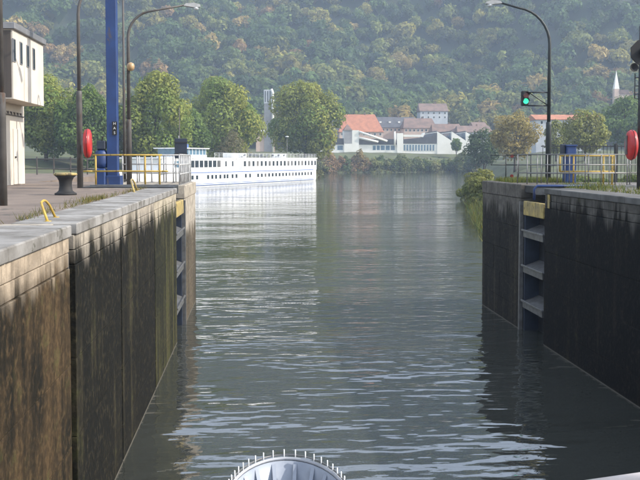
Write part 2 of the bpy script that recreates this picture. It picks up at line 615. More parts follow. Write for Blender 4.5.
def crown_points(lobes, n, rng, up=.25):
    """n leaf points over ellipsoid lobes (k x 6: centre, radii)."""
    lobes = np.asarray(lobes, float)
    wgt = (lobes[:, 3] * lobes[:, 4] + lobes[:, 4] * lobes[:, 5] + lobes[:, 3] * lobes[:, 5])
    idx = rng.choice(len(lobes), n, p=wgt / wgt.sum())
    d = rng.normal(size=(n, 3))
    d /= np.linalg.norm(d, axis=1, keepdims=True)
    r = rng.uniform(.66, 1.0, n) ** .6 + rng.normal(0, .05, n)
    c = lobes[idx, :3] + d * lobes[idx, 3:] * r[:, None]
    nrm = d + rng.normal(size=(n, 3)) * .42 + np.array([0, 0, up])
    return c, nrm, idx


def leaf_obj(name, co, quads, cols, parent=None, off=(0, 0, 0)):
    me = bpy.data.meshes.new(name)
    fill_mesh(me, co - np.asarray(off), quads)
    at = me.attributes.new('col', 'FLOAT_COLOR', 'FACE')
    c4 = np.ones((len(quads), 4), np.float32)
    c4[:, :3] = np.clip(cols * np.array([1.03, 1.0, .92]), 0.004, .9)
    at.data.foreach_set('color', c4.reshape(-1))
    me.materials.append(M['foliage'])
    o = bpy.data.objects.new(name, me)
    link(o, parent)
    return o


def tint(base, n, rng, spread=.25, warm=.12):
    base = np.asarray(base, float)
    v = 1 + rng.normal(0, spread, (n, 1))
    wv = rng.normal(0, warm, (n, 1))
    return np.clip(base * v * (1 + wv * np.array([[1.0, .25, -.6]])), .004, .8)


def make_tree(name, label, x, y, h, rx, col, col2=None, group=None, z=None, trunk_h=.08, leaves=6000, lsize=.42, lobes=54, cat='tree', seed=0, ry=None, taper=.5):
    """A broadleaf tree: trunk with limbs and a lobed crown of small leaf faces."""
    rng = np.random.default_rng(1000 + seed)
    z = ground1(x, y) if z is None else z
    t = thing(name, label, cat, (x, y, z), 0, group)
    ry = ry or rx
    cz, rz = h * (trunk_h + 1) / 2, h * (1 - trunk_h) / 2
    L = []
    for i in range(lobes):
        d = rng.normal(size=3)
        d /= np.linalg.norm(d)
        q = rng.uniform(.58, .80)
        sh = 1.06 - taper * max(0, d[2]) * .45
        s = rng.uniform(.20, .36)
        L.append([d[0] * rx * q * sh, d[1] * ry * q * sh, cz + d[2] * rz * q, rx * s, ry * s, rz * s * .9])
    L.append([0, 0, cz, rx * .68, ry * .68, rz * .72])
    L = np.array(L)
    c, nrm, idx = crown_points(L, leaves, rng)
    c[:, 2] = np.maximum(c[:, 2], h * trunk_h * .55)
    co, q = leaf_quads(c, nrm, np.full(leaves, lsize), rng)
    col2 = col2 or col
    lob = rng.uniform(0, 1, len(L))[idx]
    base = np.asarray(col)[None] * (1 - lob[:, None]) + np.asarray(col2)[None] * lob[:, None]
    leaf_obj('crown', co, q, base * 1.5 * (1 + rng.normal(0, .2, (leaves, 1))), t)
    tb = MB()
    r0 = max(.05, h * .016)
    tb.tube([(0, 0, -.4), (0, 0, h * .12), (rng.normal(0, .02) * h, 0, h * .35), (0, rng.normal(0, .02) * h, h * .62)], [r0 * 1.5, r0 * 1.1, r0 * .8, r0 * .35], 8)
    for i in range(7):
        e = L[int(rng.integers(0, lobes))][:3]
        s0 = h * rng.uniform(.18, .5)
        tb.tube([(0, 0, s0), (e[0] * .5, e[1] * .5, (s0 + e[2]) / 2 + h * .03), tuple(e)], [r0 * .55, r0 * .35, r0 * .12], 5)
    tb.build('trunk', M['bark'], t, local=True)
    return t


def make_shrub(name, label, x, y, h, rx, col, col2, group=None, seed=0, leaves=900, lsize=.3, z=None, cat='shrub'):
    return make_tree(name, label, x, y, h, rx, col, col2, group, z, -.28, leaves, lsize, 14, cat, seed, None, .35)


GREEN, OLIVE, YELLOW, DEEP, GOLD, RUST = (.11, .16, .036), (.185, .20, .045), (.25, .235, .055), (.055, .092, .03), (.25, .20, .075), (.22, .145, .065)


def forest():
    """The wood on the hillside: many crowns that read as one mass."""
    rng = np.random.default_rng(77)
    pts = []
    yv = 505.0
    while yv < 1180:
        near = yv < 835
        sp = 11.8 if near else 16.0
        half0, half1 = (-260 - 40) / F * yv - 10, (380 + 40) / F * yv + 10
        xv = np.arange(half0, half1, sp)
        pts.append(np.stack([xv + rng.uniform(-.45, .45, len(xv)) * sp, np.full(len(xv), yv) + rng.uniform(-.45, .45, len(xv)) * sp], 1))
        yv += sp * (.80 if near else 1)
    P = np.concatenate(pts)
    z = ground(P[:, 0], P[:, 1])
    pxs = 260 + P[:, 0] / P[:, 1] * F
    # the wood starts above the village and comes lower at the sides
    edge = 560 - 45 * sstep(-pxs, -330, -270) - 40 * sstep(pxs, 500, 560) + 20 * sstep(pxs, 400, 430) * sstep(-pxs, -470, -440)
    keep = (P[:, 1] > edge + 6 * rng.normal(size=len(P)))
    for (hx, hy, hr) in CLEAR:
        keep &= np.hypot(P[:, 0] - hx, P[:, 1] - hy) > hr
    P, z, pxs = P[keep], z[keep], pxs[keep]
    n = len(P)
    near = P[:, 1] < 835
    R_ = (5.4 + 6.6 * rng.random(n) ** 1.4) * np.where(near, 1, 1.15)
    Hh = R_ * rng.uniform(1.7, 2.4, n)
    # species colour, in drifts
    k = .5 + .5 * np.sin(P[:, 0] / 41 + 1.1) * np.sin(P[:, 1] / 37 + z / 30) + rng.normal(0, .30, n)
    pal = np.array([DEEP, (.075, .12, .036), (.10, .14, .04), (.15, .17, .045), (.21, .195, .05), (.26, .20, .065), (.22, .145, .06)])
    ci = np.clip((k * 4.2).astype(int), 0, 4)
    warm = rng.uniform(0, 1, n) < (.03 + .07 * (k > .75))
    ci = np.where(warm, rng.integers(5, 7, n), ci)
    tc = pal[ci] * rng.uniform(.95, 1.55, (n, 1))
    cos, cols = [], []
    for sel, nl, nlob, ls in ((near, 620, 11, .88), (~near, 46, 5, 2.6)):
        p, zz, r, hh, c = P[sel], z[sel], R_[sel], Hh[sel], tc[sel]
        m = len(p)
        d = rng.normal(size=(m, nlob, 3))
        d /= np.linalg.norm(d, axis=2, keepdims=True)
        d[:, :, 2] = np.abs(d[:, :, 2]) * 1.1 - .25
        lc = d * rng.uniform(.35, .70, (m, nlob, 1)) * np.stack([r, r, hh * .45], 1)[:, None]
        lc[:, :, 2] += (hh * .52)[:, None]
        lr = r[:, None] * rng.uniform(.30, .55, (m, nlob))
        li = rng.integers(0, nlob, (m, nl))
        ar = np.arange(m)[:, None]
        dd = rng.normal(size=(m, nl, 3))
        dd /= np.linalg.norm(dd, axis=2, keepdims=True)
        cen = lc[ar, li] + dd * (lr[ar, li] * rng.uniform(.6, 1.02, (m, nl)))[:, :, None]
        cen += np.stack([p[:, 0], p[:, 1], zz], 1)[:, None]
        nr = dd + rng.normal(size=dd.shape) * .5 + np.array([0, 0, .3])
        cc = np.repeat(c[:, None], nl, 1) * (1 + rng.normal(0, .16, (m, nl, 1))) * (1 + .12 * rng.normal(size=(m, nlob, 1))[ar, li])
        size = np.repeat((ls * r / 6)[:, None], nl, 1).reshape(-1)
        co, _ = leaf_quads(cen.reshape(-1, 3), nr.reshape(-1, 3), size, rng)
        cos.append(co)
        cols.append(cc.reshape(-1, 3))
        # solid heart of every crown, so that no light leaks through the wood
        ang = np.arange(6) * math.pi / 3
        ring = np.stack([np.cos(ang), np.sin(ang), np.zeros(6)], 1)
        top = np.array([0, 0, 1.0])
        tri = []
        for q in range(0, 6, 2):
            a, b, c3 = ring[q], ring[q + 1], ring[(q + 2) % 6]
            tri.append(np.stack([a, b, c3, top]))
            tri.append(np.stack([c3, b, a, -top]))
        tri = np.concatenate(tri)
        sc = np.stack([r * .62, r * .62, hh * .36], 1)[:, None]
        core = tri[None] * sc + np.stack([p[:, 0], p[:, 1], zz + hh * .45], 1)[:, None]
        cos.append(core.reshape(-1, 3))
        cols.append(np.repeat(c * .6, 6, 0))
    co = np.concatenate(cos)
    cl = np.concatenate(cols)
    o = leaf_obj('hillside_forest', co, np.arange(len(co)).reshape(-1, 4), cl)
    tag(o, 'mixed autumn forest covering the whole hillside behind the village', 'forest', None, 'stuff')
    print('forest trees', n, 'faces', len(cl))


# ------------------------------------------------------------------ lock walls
def lock_wall(label, side, y0, y1, sections, grooves, mats):
    """side -1 left, +1 right. Courses of blocks over cast sections, coping on top."""
    xf = XL if side < 0 else XR
    t = thing('lock_wall', label, 'wall', (xf, y0, 0))
    bx = lambda d0, d1, *a, **k: MB().box(*sorted((xf + side * d0, xf + side * d1)), *a, **k)
    r = random.Random(4 if side < 0 else 8)
    for i, (a, b) in enumerate(sections):
        mt = mats[i]
        # cast lower wall in lifts, each its own piece
        zs = [-2.0, .75, 1.9, 3.1, G - .62]
        for z0, z1 in zip(zs, zs[1:]):
            bx(.004 * r.random(), 1.4, a + .006, b - .006, z0, z1 - .008, ch=.008).build('wall_panel', mt, t)
        for ci, (z0, z1) in enumerate(((G - .62, G - .40), (G - .40, G - .17))):
            k = max(1, round((b - a) / 1.7))
            ed = [a + (b - a) * j / k for j in range(k + 1)]
            if ci and k > 1:
                ed = [a] + [e + .5 * (b - a) / k for e in ed[:-1]] + [b]
            for e0, e1 in zip(ed, ed[1:]):
                bx(.005 + .012 * r.random(), 1.4, e0 + .006, e1 - .006, z0 + .004, z1 - .004, ch=.012).build('block', mt, t)
        k = max(1, round((b - a) / 1.5))
        for j in range(k):
            e0, e1 = a + (b - a) * j / k, a + (b - a) * (j + 1) / k
            bx(-.03 - .006 * r.random(), .95, e0 + .006, e1 - .006, G - .17, G + .006 * r.random(), ch=.018).build('coping_slab', M['coping' if side < 0 else 'coping_shade'], t)
    for (a, b) in grooves:
        bx(.32, 1.4, a - .02, b + .02, -2, G - .01).build('groove_back', mats[1] if len(mats) > 1 else mats[0], t)
    return t


left = lock_wall('sunlit left lock wall of stained concrete under a pale stone coping', -1, 6, 29.9,
                 [(5.0, 13.22), (13.62, 18.0), (18.1, 23.7), (23.85, 29.9)], [(13.22, 13.62), (18.0, 18.1), (23.7, 23.85)],
                 [M['wall_tan'], M['wall_dark'], M['wall_dark'], M['wall_green']])
lad = MB()
for k in range(16):
    z = .3 + k * .3
    lad.tube([(XL - .10, 13.24, z), (XL - .10, 13.60, z)], .014, 6)
for y in (13.27, 13.57):
    lad.tube([(XL - .10, y, .1), (XL - .10, y, G - .1)], .016, 6)
lad.build('ladder', M['dark_steel'], left)
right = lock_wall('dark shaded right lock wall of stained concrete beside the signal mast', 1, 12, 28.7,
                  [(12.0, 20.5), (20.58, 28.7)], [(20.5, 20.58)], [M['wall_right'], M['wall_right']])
# yellow painted depth stripe beside the right recess
MB().box(XR - .012, XR + .02, 28.2, 28.38, G - .62, G - .18).build('yellow_stripe', M['yellow_old'], right)


def pier(label, side, y0, y1, mt, top=0.0):
    xf = XL if side < 0 else XR
    t = thing('guide_pier', label, 'pier', (xf, y0, 0))
    sg = lambda d0, d1: sorted((xf + side * d0, xf + side * d1))
    r = random.Random(21)
    zs = [-2, .8, 1.75, 2.7, 3.65, G - .5 + top]
    for i, (z0, z1) in enumerate(zip(zs, zs[1:])):
        k = 2 if i % 2 else 3
        for j in range(k):
            a, b = y0 + (y1 - y0) * j / k, y0 + (y1 - y0) * (j + 1) / k
            MB().box(*sg(.003 + .012 * r.random(), 2.8), a + .004, b - .004, z0, z1 - .006, ch=.012).build('block', mt, t)
    MB().box(*sg(-.02, 2.85), y0 - .02, (y0 + y1) / 2 - .004, G - .5 + top, G + top, ch=.03).build('cap_slab', mt, t)
    MB().box(*sg(-.02, 2.85), (y0 + y1) / 2 + .004, y1 + .03, G - .5 + top, G + top, ch=.03).build('cap_slab', mt, t)
    return t


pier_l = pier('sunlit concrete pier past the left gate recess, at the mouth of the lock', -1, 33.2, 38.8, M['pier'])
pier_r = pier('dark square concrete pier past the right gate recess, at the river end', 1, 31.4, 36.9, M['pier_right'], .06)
# steel edge and pale dowel strip on the right pier
MB().box(XR - .03, XR + .10, 31.36, 31.5, -1, G - .55).build('edge_angle', M['galv'], pier_r)
MB().box(XL - .10, XL + .03, 33.12, 33.26, -1, G - .55).build('edge_angle', M['galv'], pier_l)

# quays (setting)
mb = MB()
mb.box(-60, XL - .955, -25, 29.88, -3, G - .012)
mb.box(-60, XL - 2.86, 29.88, 38.8, -3, G - .014)
mb.box(-60, -9.5, 38.8, 62, -3, G - .016)
quay_l = tag(mb.build('quay', M['paving']), 'brown concrete quay with the bollard and railings on the left', None, None, 'structure')
# the recess cuts the quay, so it stops there: parts beside the recess
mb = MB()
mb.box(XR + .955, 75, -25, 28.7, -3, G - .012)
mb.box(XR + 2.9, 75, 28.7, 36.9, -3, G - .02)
quay_r = tag(mb.build('quay', M['paving_shade']), 'dim concrete quay behind the right lock wall', None, None, 'structure')


def lock_gate(label, side, y0, y1):
    """Opened gate leaf standing in its recess: posts, plate, fender beams."""
    xf = XL if side < 0 else XR
    t = thing('lock_gate', label, 'lock gate', (xf, y0, 0))
    sg = lambda d0, d1: sorted((xf + side * d0, xf + side * d1))
    MB().box(*sg(.62, .68), y0 + .02, y1 - .02, -1.5, G - .55).build('skin_plate', M['dark_steel'], t)
    for y in (y0 + .06, y1 - .2):
        MB().box(*sg(.10, .62), y, y + .14, -1.5, G - .6, ch=.01).build('post', M['dark_blue'], t)
    MB().box(*sg(.02, .16), y0 + .21, y1 - .22, 4.12, 4.62, ch=.02).build('fender_beam', M['yellow_old'], t)
    for z in (3.35, 2.1, .85):
        # sloped shelf girder: flat web with an inclined top flange
        a0, a1 = (xf + side * .03), (xf + side * .615)
        MB().prism([(a0, z), (a0, z + .20), (a1, z + .42), (a1, z)], y0 + .21, y1 - .21, 'Y').build('girder', M['galv'], t)
        MB().box(*sg(-.02, .04), y0 + .1, y1 - .1, z + .20, z + .27, ch=.01).build('rubbing_strip', M['galv'], t)
    return t


MB().box(XL - 2.85, XL - .9, 29.905, 33.19, -2, G - .02).build('recess_back', M['wall_dark'], left)
MB().box(XR + .9, XR + 2.89, 28.69, 31.42, -2, G - .02).build('recess_back', M['wall_right'], right)
lock_gate('opened steel lock gate with yellow fender in the sunlit left recess', -1, 29.92, 33.16)
lock_gate('opened steel lock gate with yellow fender in the dark right recess', 1, 28.74, 31.36)


# ------------------------------------------------------------------ railings, lamps, masts
def rail_run(name, label, pts, h, mids, post_ts, mat_, r=.028, group=None, end_loop=False, ground_z=G, rail_r=None):
    """Straight railing between two points; posts at given fractions."""
    a, b = Vector((*pts[0], ground_z)), Vector((*pts[1], ground_z))
    t = thing(name, label, 'railing', tuple(a), 0, group)
    rail_r = rail_r or r
    for k, tt in enumerate(post_ts):
        p = a.lerp(b, tt)
        pb = MB()
        pb.tube([p + Vector((0, 0, -.02)), p + Vector((0, 0, h - .004))], r, 8)
        pb.box(p.x - .06, p.x + .06, p.y - .05, p.y + .05, ground_z - .02, ground_z + .012)
        pb.build('post', mat_, t)
    for z in [h] + list(mids):
        MB().tube([a + Vector((0, 0, z)), b + Vector((0, 0, z))], rail_r, 8).build('rail', mat_, t)
    if end_loop:
        MB().tube([a + Vector((0, 0, h)), a + Vector((0, 0, mids[0]))], rail_r, 8).build('end_bar', mat_, t)
        MB().tube([b + Vector((0, 0, h)), b + Vector((0, 0, mids[0]))], rail_r, 8).build('end_bar', mat_, t)
    return t


a_ = at_y(92.5, 155, 32.2)
b_ = at_y(162, 155, 32.2)
rail_run('yellow_railing', 'yellow two rail safety railing before the blue column on the left quay', [(a_.x, 32.2), (b_.x, 32.2)], 1.10, [.53],
         [.045, .755, .965], M['yellow'], .032)
yl = bpy.data.objects['yellow_railing']
MB().tube([(at_y(83, 171, 32.2).x, 32.2, G + .53), (a_.x + .02, 32.2, G + .53)], .03, 8).build('rail', M['yellow'], yl)
MB().tube([(b_.x - .02, 32.2, G + .53), (at_y(168, 171, 32.2).x, 32.2, G + .53)], .03, 8).build('rail', M['yellow'], yl)
a_, b_ = at_y(560, 156, 33), at_y(614.5, 156, 33)
rail_run('yellow_railing', 'yellow two rail safety railing beside the blue cabinet on the right quay', [(a_.x, 33.0), (b_.x, 33.0)], 1.08, [.49],
         [.25, .80, .96], M['yellow'], .032, end_loop=True)

# pale walkway railings round the left recess
rail_run('walkway_railing', 'pale grey walkway railing along the front edge of the left pier', [(-2.95, 33.3), (-2.95, 38.6)], 1.12, [.75, .4],
         [0, .14, .28, .42, .56, .70, .84, 1], M['galv_pale'], .03, 'pale walkway railings on the left pier')
rail_run('walkway_railing', 'pale grey walkway railing across the left pier behind the yellow railing', [(-5.5, 36.6), (-3.1, 36.6)], 1.12, [.75, .4],
         [0, .12, .24, .36, .48, .60, .72, .84, 1], M['galv_pale'], .03, 'pale walkway railings on the left pier')
rail_run('walkway_railing', 'pale grey walkway railing at the far end of the left pier', [(-5.6, 38.5), (-3.05, 38.5)], 1.12, [.75, .4],
         [0, .2, .4, .6, .8, 1], M['galv_pale'], .03, 'pale walkway railings on the left pier')
# grey railings on the right pier and over the right gate
a_, b_ = at_y(506, 155, 36.3), at_y(531, 155, 36.3)
t = rail_run('pier_railing', 'thin grey railing with an open end loop over the right pier', [(a_.x, 36.3), (b_.x, 36.3)], 1.12, [.72],
             [0, .5, 1], M['pole_green'], .024)
l0 = at_y(491, 155, 36.3)
MB().tube([(a_.x, 36.3, G + 1.12), (l0.x, 36.3, G + 1.12), (l0.x, 36.3, G + .72), (a_.x, 36.3, G + .72)], .022, 8).build('end_loop', M['pole_green'], t)
for zz in (.16, .98):
    MB().lathe([(.07, 0), (.07, .05)], (a_.x + .25, 36.28, G + zz + .1), 12, 'Y').build('reflector', M['red_dim'], t)
rail_run('walkway_railing', 'grey railing along the near side of the gate walkway on the right', [(XR + .25, 31.5), (XR + 3.9, 31.5)], 1.12, [.75, .45],
         [0, .10, .2, .3, .42, .58, .74, .88, 1], M['galv'], .02, 'grey railings of the right gate walkway')
rail_run('walkway_railing', 'grey railing along the far side of the gate walkway on the right', [(XR + .25, 32.7), (XR + 5.2, 32.7)], 1.12, [.75, .45],
         [0, .18, .36, .54, .7, .86, 1], M['galv'], .02, 'grey railings of the right gate walkway')
wk = thing('gate_walkway', 'dark steel walkway slab bridging the right gate recess', 'walkway', (XR + .3, 30.2, G))
MB().box(XR + .12, XR + 3.8, 30.05, 31.34, G - .22, G + .03, ch=.01).build('deck', M['dark_steel'], wk)
MB().box(XR + .06, XR + 3.8, 29.96, 30.04, G - .26, G + .07, ch=.008).build('toe_plate', M['galv'], wk)
MB().tube([(XR + .02, 29.9, G - .42), (XR + .02, 29.9, G - .06), (XR + .12, 29.9, G + .05), (XR + 2.2, 29.9, G + .05)], .045, 8).build('blue_pipe', M['blue'], wk)
wk2 = thing('gate_walkway', 'steel walkway slab bridging the left gate recess', 'walkway', (XL - .3, 31.5, G))
MB().box(XL - 3.2, XL - .15, 30.6, 32.0, G - .22, G + .02, ch=.01).build('deck', M['dark_steel'], wk2)
MB().box(XL - 3.2, XL - .12, 32.03, 32.09, G - .26, G + .06, ch=.008).build('toe_plate', M['galv'], wk2)


def lamp_post(label, x, y, h, arm, ang, mat_, z=G, arc=1.35, sleeve=2.3, r=.062, group='curved lamp posts on the lock', tip_rise=.18):
    t = thing('lamp_post', label, 'lamp post', (x, y, z), R(ang), group)
    MB().tube([(0, 0, -.02), (0, 0, sleeve), (0, 0, sleeve + .12), (0, 0, sleeve + .14)], [r * 1.5, r * 1.45, r * 1.4, r * .95], 12).build('base_sleeve', mat_, t, local=True)
    pts = [(0, 0, sleeve), (0, 0, h - arc)]
    rr = [r, r * .85]
    for k in range(1, 9):
        a = math.pi / 2 * k / 8 * .92
        pts.append((arc * (1 - math.cos(a)), 0, h - arc + arc * math.sin(a)))
        rr.append(r * (.85 - .3 * k / 8))
    e = pts[-1]
    pts.append((arm - .45, 0, h + tip_rise))
    rr.append(r * .5)
    MB().tube(pts, rr, 10).build('pole', mat_, t, local=True)
    hb = MB()
    zt = h + tip_rise
    hb.prism([(arm - .5, zt - .03), (arm - .42, zt + .06), (arm - .1, zt + .09), (arm + .12, zt + .03), (arm + .14, zt - .05), (arm - .1, zt - .08)], -.10, .10, 'Y')
    hd = hb.build('lamp_head', M['galv_pale'], t, local=True)
    MB().lathe([(.02, zt - .17), (.08, zt - .14), (.105, zt - .075)], (arm - .02, 0, 0), 14).build('lens', M['lamp_glass'], hd, local=True)
    return t


p = at_z(548, 183, G)
lamp_post('dark green lamp post with curved arm carrying the green traffic signal', p.x, p.y, 6.95, 2.45, 180, M['pole_green'], r=.075, arc=1.45)
LR = (p.x, p.y)
p = at_y(129.5, 186, 34.2)
lp = lamp_post('grey brown curved lamp post with a round amber globe on its shaft', p.x, p.y, 6.50, 2.55, 8, M['pole'], r=.07, arc=1.0, tip_rise=.25)
MB().lathe([(.01, -.17), (.10, -.14), (.135, -.05), (.14, .03), (.11, .11), (.03, .15)], (.09, -.12, 4.40), 16).build('globe', M['globe'], lp, local=True)
MB().tube([(0, 0, 4.45), (.09, -.12, 4.5)], .025, 6).build('globe_bracket', M['pole'], lp, local=True)
p = at_z(80.3, 187.6, G)
lamp_post('curved lamp post beside the blue column with a red case hung on it', p.x, p.y, 7.0, 2.3, 25, M['pole'], r=.066, arc=1.2, sleeve=3.1)
LB = (p.x, p.y)
p = at_z(3.0, 205, G)
lamp_post('tall dark pole at the left edge in front of the control building', p.x, p.y, 7.6, 2.3, 15, M['pole'], r=.062, sleeve=2.2)
p = at_y(124.8, 180, 41.0)
t = thing('thin_mast', 'thin plain grey mast just left of the globe lamp post', 'mast', (p.x, p.y, G))
MB().tube([(0, 0, -.3), (0, 0, 4), (0, 0, 9.5)], [.075, .06, .04], 10).build('shaft', M['pole'], t, local=True)
MB().box(-.12, .12, -.12, .12, -.3, .05, ch=.01).build('foot_plate', M['pole'], t, local=True)
MB().lathe([(.02, 9.5), (.06, 9.52), (.05, 9.6), (.01, 9.63)], n=10).build('cap', M['pole'], t, local=True)


def life_ring_case(label, x, y, z, rz):
    t = thing('life_ring_case', label, 'life ring case', (x, y, z), R(rz), 'red life ring cases')
    MB().lathe([(.02, -.135), (.34, -.125), (.44, -.09), (.475, -.03), (.475, .03), (.44, .09), (.34, .125), (.02, .135)], n=28, axis='X').build('shell', M['red'], t, local=True)
    MB().lathe([(.478, -.012), (.49, -.012), (.49, .012), (.478, .012)], n=28, axis='X').build('seam', M['red_dim'], t, local=True)
    MB().box(-.19, -.13, -.05, .05, -.3, .3, ch=.01).build('bracket', M['galv'], t, local=True)
    return t


p = at_y(87.6, 143.4, 30.1)
life_ring_case('red life ring case hung on the lamp post beside the blue column', p.x, p.y, p.z, 6)

# blue column with its drive box
cx = at_y(107.2, 186, 32.9).x
cw = at_y(117.6, 186, 32.9).x - cx
t = thing('blue_column', 'tall square blue steel column with black letter plates behind the yellow railing', 'column', (cx + cw / 2, 33.1, G))
MB().box(cx, cx + cw, 32.9, 33.32, G, G + 9.2, ch=.012).build('shaft', M['blue'], t)
MB().box(cx - .03, cx + cw + .12, 32.8, 33.42, G, G + .36, ch=.02).build('base_plate', M['blue'], t)
MB().box(cx - .06, cx + cw + .06, 32.84, 33.38, G + 9.2, G + 9.3, ch=.01).build('top_cap', M['blue'], t)
for k, ch in enumerate('HAS'):
    yy = 121.5 + k * 4.6
    p = at_y(114.6, yy + 2.2, 32.89)
    pl = MB().box(p.x - .085, p.x + .085, 32.872, 32.9, p.z - .078, p.z + .078).build('letter_plate', M['black'], t)
    cu = bpy.data.curves.new('letter', 'FONT')
    cu.body = ch
    cu.size = .13
    cu.align_x = 'CENTER'
    cu.align_y = 'CENTER'
    tmp = bpy.data.objects.new('letter_tmp', cu)
    COL.objects.link(tmp)
    dg = bpy.context.evaluated_depsgraph_get()
    me = bpy.data.meshes.new_from_object(tmp.evaluated_get(dg))
    bpy.data.objects.remove(tmp)
    me.materials.clear()
    me.materials.append(M['white'])
    lo = bpy.data.objects.new('letter', me)
    link(lo, pl)
    lo.location = Vector((p.x, 32.868, p.z)) - ORG[t.name]
    lo.rotation_euler = (math.pi / 2, 0, 0)
db = thing('drive_box', 'rounded blue gate drive housing at the foot of the blue column', 'machine', (cx - .2, 33.0, G))
MB().box(cx - .40, cx - .035, 32.75, 33.35, G, G + .62, ch=.05).build('gearbox', M['blue'], db)
MB().lathe([(.05, 0), (.21, .03), (.23, .2), (.23, .55), (.17, .66), (.05, .7)], (cx - .22, 33.05, G + .62), 18).build('motor', M['blue'], db)
MB().box(cx - .36, cx - .05, 32.85, 33.2, G + 1.3, G + 1.62, ch=.03).build('junction_box', M['dark_blue'], db)
MB().tube([(cx - .15, 32.8, G + 1.6), (cx - .13, 32.8, G + 1.75), (cx - .04, 32.86, G + 1.78)], .02, 6).build('cable', M['black'], db)

# bollard
p = at_z(65.7, 194.5, G)
t = thing('bollard', 'black mooring bollard with a mossy yellowish top on the left quay', 'bollard', (p.x, p.y, G - .012))
MB().lathe([(.29, 0), (.29, .05), (.24, .07), (.185, .12), (.165, .25), (.175, .38), (.22, .47), (.29, .53)], n=28).build('shaft', M['black'], t, local=True)
MB().lathe([(.30, .53), (.315, .555), (.30, .59), (.18, .605), (.02, .61)], n=28).build('cap', M['yellow_old'], t, local=True)


def grab_hoop(label, pa, pb, h, lean, mt, r=.022):
    t = thing('grab_hoop', label, 'grab rail', (pa[0], pa[1], G))
    pts = [Vector((*pa, G - .02)), Vector((*pa, G)).lerp(Vector((*pb, G)), .1) + Vector((lean * .7, 0, h * .7))]
    top = Vector((*pa, G)).lerp(Vector((*pb, G)), .5) + Vector((lean, 0, h))
    for k in range(5):
        u = .22 + .14 * k
        pts.append(Vector((*pa, G)).lerp(Vector((*pb, G)), u) + Vector((lean, 0, h * (.93 + .07 * math.sin(math.pi * k / 4)))))
    pts += [Vector((*pa, G)).lerp(Vector((*pb, G)), .9) + Vector((lean * .7, 0, h * .7)), Vector((*pb, G - .02))]
    MB().tube(pts, r, 8).build('hoop', mt, t)
    for q in (pa, pb):
        MB().lathe([(.055, G - .01), (.055, G + .012)], (q[0], q[1], 0), 12).build('foot_flange', mt, t)


p0, p1 = at_z(48, 221.5, G), at_z(56, 217.5, G)
grab_hoop('bright yellow ladder grab hoop leaning over the near left coping', (p0.x, p0.y), (p1.x, p1.y), .30, -.13, M['yellow'], .021)
p0, p1 = at_z(134.5, 192.5, G), at_z(137.5, 190.5, G)
grab_hoop('dull yellow ladder grab hoop on the coping near the left gate', (p0.x, p0.y), (p1.x, p1.y), .36, -.12, M['yellow_old'], .028)

# navigation board on its mast at the mouth of the lock
p = at_y(181, 148, 38.3)
t = thing('signal_board', 'dark blue square signal board on a thin mast at the left pier end', 'sign', (p.x, p.y, G))
MB().tube([(at_y(179.5, 150, 38.3).x, 38.34, G - .02), (at_y(179.5, 150, 38.3).x, 38.34, EYE + (159 - 108) * 38.3 / F)], [.035, .015], 8).build('mast', M['pole'], t)
MB().box(p.x - .26, p.x + .26, 38.22, 38.30, EYE + .03, EYE + .86, ch=.01).build('board', M['dark_blue'], t)
for zz in (.2, .68):
    MB().box(p.x - .28, p.x + .28, 38.19, 38.222, EYE + zz, EYE + zz + .04).build('brace', M['dark_steel'], t)

# ------------------------------------------------------------------ control building
XB = -8.6
cb = thing('control_building', 'cream lock control building with an overhanging slit windowed upper storey', 'building', (-10.5, 34, G))
yb0, yb1 = XB / ((15.5 - 260) / F), XB / ((45 - 260) / F)
zt_, zb_ = EYE + 116 * yb1 / F, EYE + 51.5 * yb1 / F
XB = -8.43
MB().box(-15, XB - .85, yb0 + .5, yb1 + .3, G - .01, zb_ + .02).build('lower_wall', M['cream'], cb)
up = MB().box(-15.5, XB, yb0, yb1, zb_, zt_ - .2, ch=.01).build('upper_storey', M['cream'], cb)
MB().box(-15.6, XB + .10, yb0 - .10, yb1 + .10, zt_ - .197, zt_ + .02, ch=.015).build('roof_edge', M['roof_metal'], cb)
MB().box(-15.2, XB - .3, yb0 + .3, yb1 - .3, zt_ + .02, zt_ + .09).build('roof', M['roof_dark'], cb)
for px in (21.3, 27.8, 34.0, 39.9):
    y = XB / ((px - 260) / F)
    f = MB().box(XB - .02, XB + .025, y - .16, y + .16, 9.42, 10.22, ch=.006).build('window', M['roof_metal'], cb)
    MB().box(XB + .026, XB + .032, y - .12, y + .12, 9.46, 10.18).build('pane', M['glass'], f)
f = MB().box(-14.6, -10.2, yb0 - .05, yb0 + .02, 9.0, 10.25, ch=.006).build('window', M['roof_metal'], cb)
MB().box(-14.5, -10.3, yb0 - .057, yb0 - .051, 9.08, 10.17).build('pane', M['glass'], f)
pn = MB().box(-15.45, XB - .06, yb0 - .028, yb0 + .01, zb_ + .06, zt_ - .24, ch=.006).build('front_shade_panel', M['front_shade'], cb)  # added dark panel: its colour gives the upper front a shaded look
xd = XB - .85
MB().box(xd, xd + .03, yb1 - 1.35, yb1 - .35, G, G + 2.1, ch=.006).build('door', M['cream'], cb)
d_ = [o for o in cb.children if o.name.startswith('door')][0]
MB().box(xd + .031, xd + .08, yb1 - 1.25, yb1 - 1.13, G + 1.0, G + 1.06).build('handle', M['dark_steel'], d_)
cnd = MB()
cnd.tube([(xd + .04, yb0 + .55, zb_ - .42), (xd + .04, yb1 + .2, zb_ - .42)], .02, 6)
cnd.build('conduit', M['pole'], cb)
for k in range(8):
    y = yb0 + .8 + k * .45
    MB().tube([(xd + .05, y - .1, zb_ - .30), (xd + .07, y, zb_ - .40), (xd + .05, y + .1, zb_ - .30)], .018, 5).build('cable_hook', M['pole'], cb)
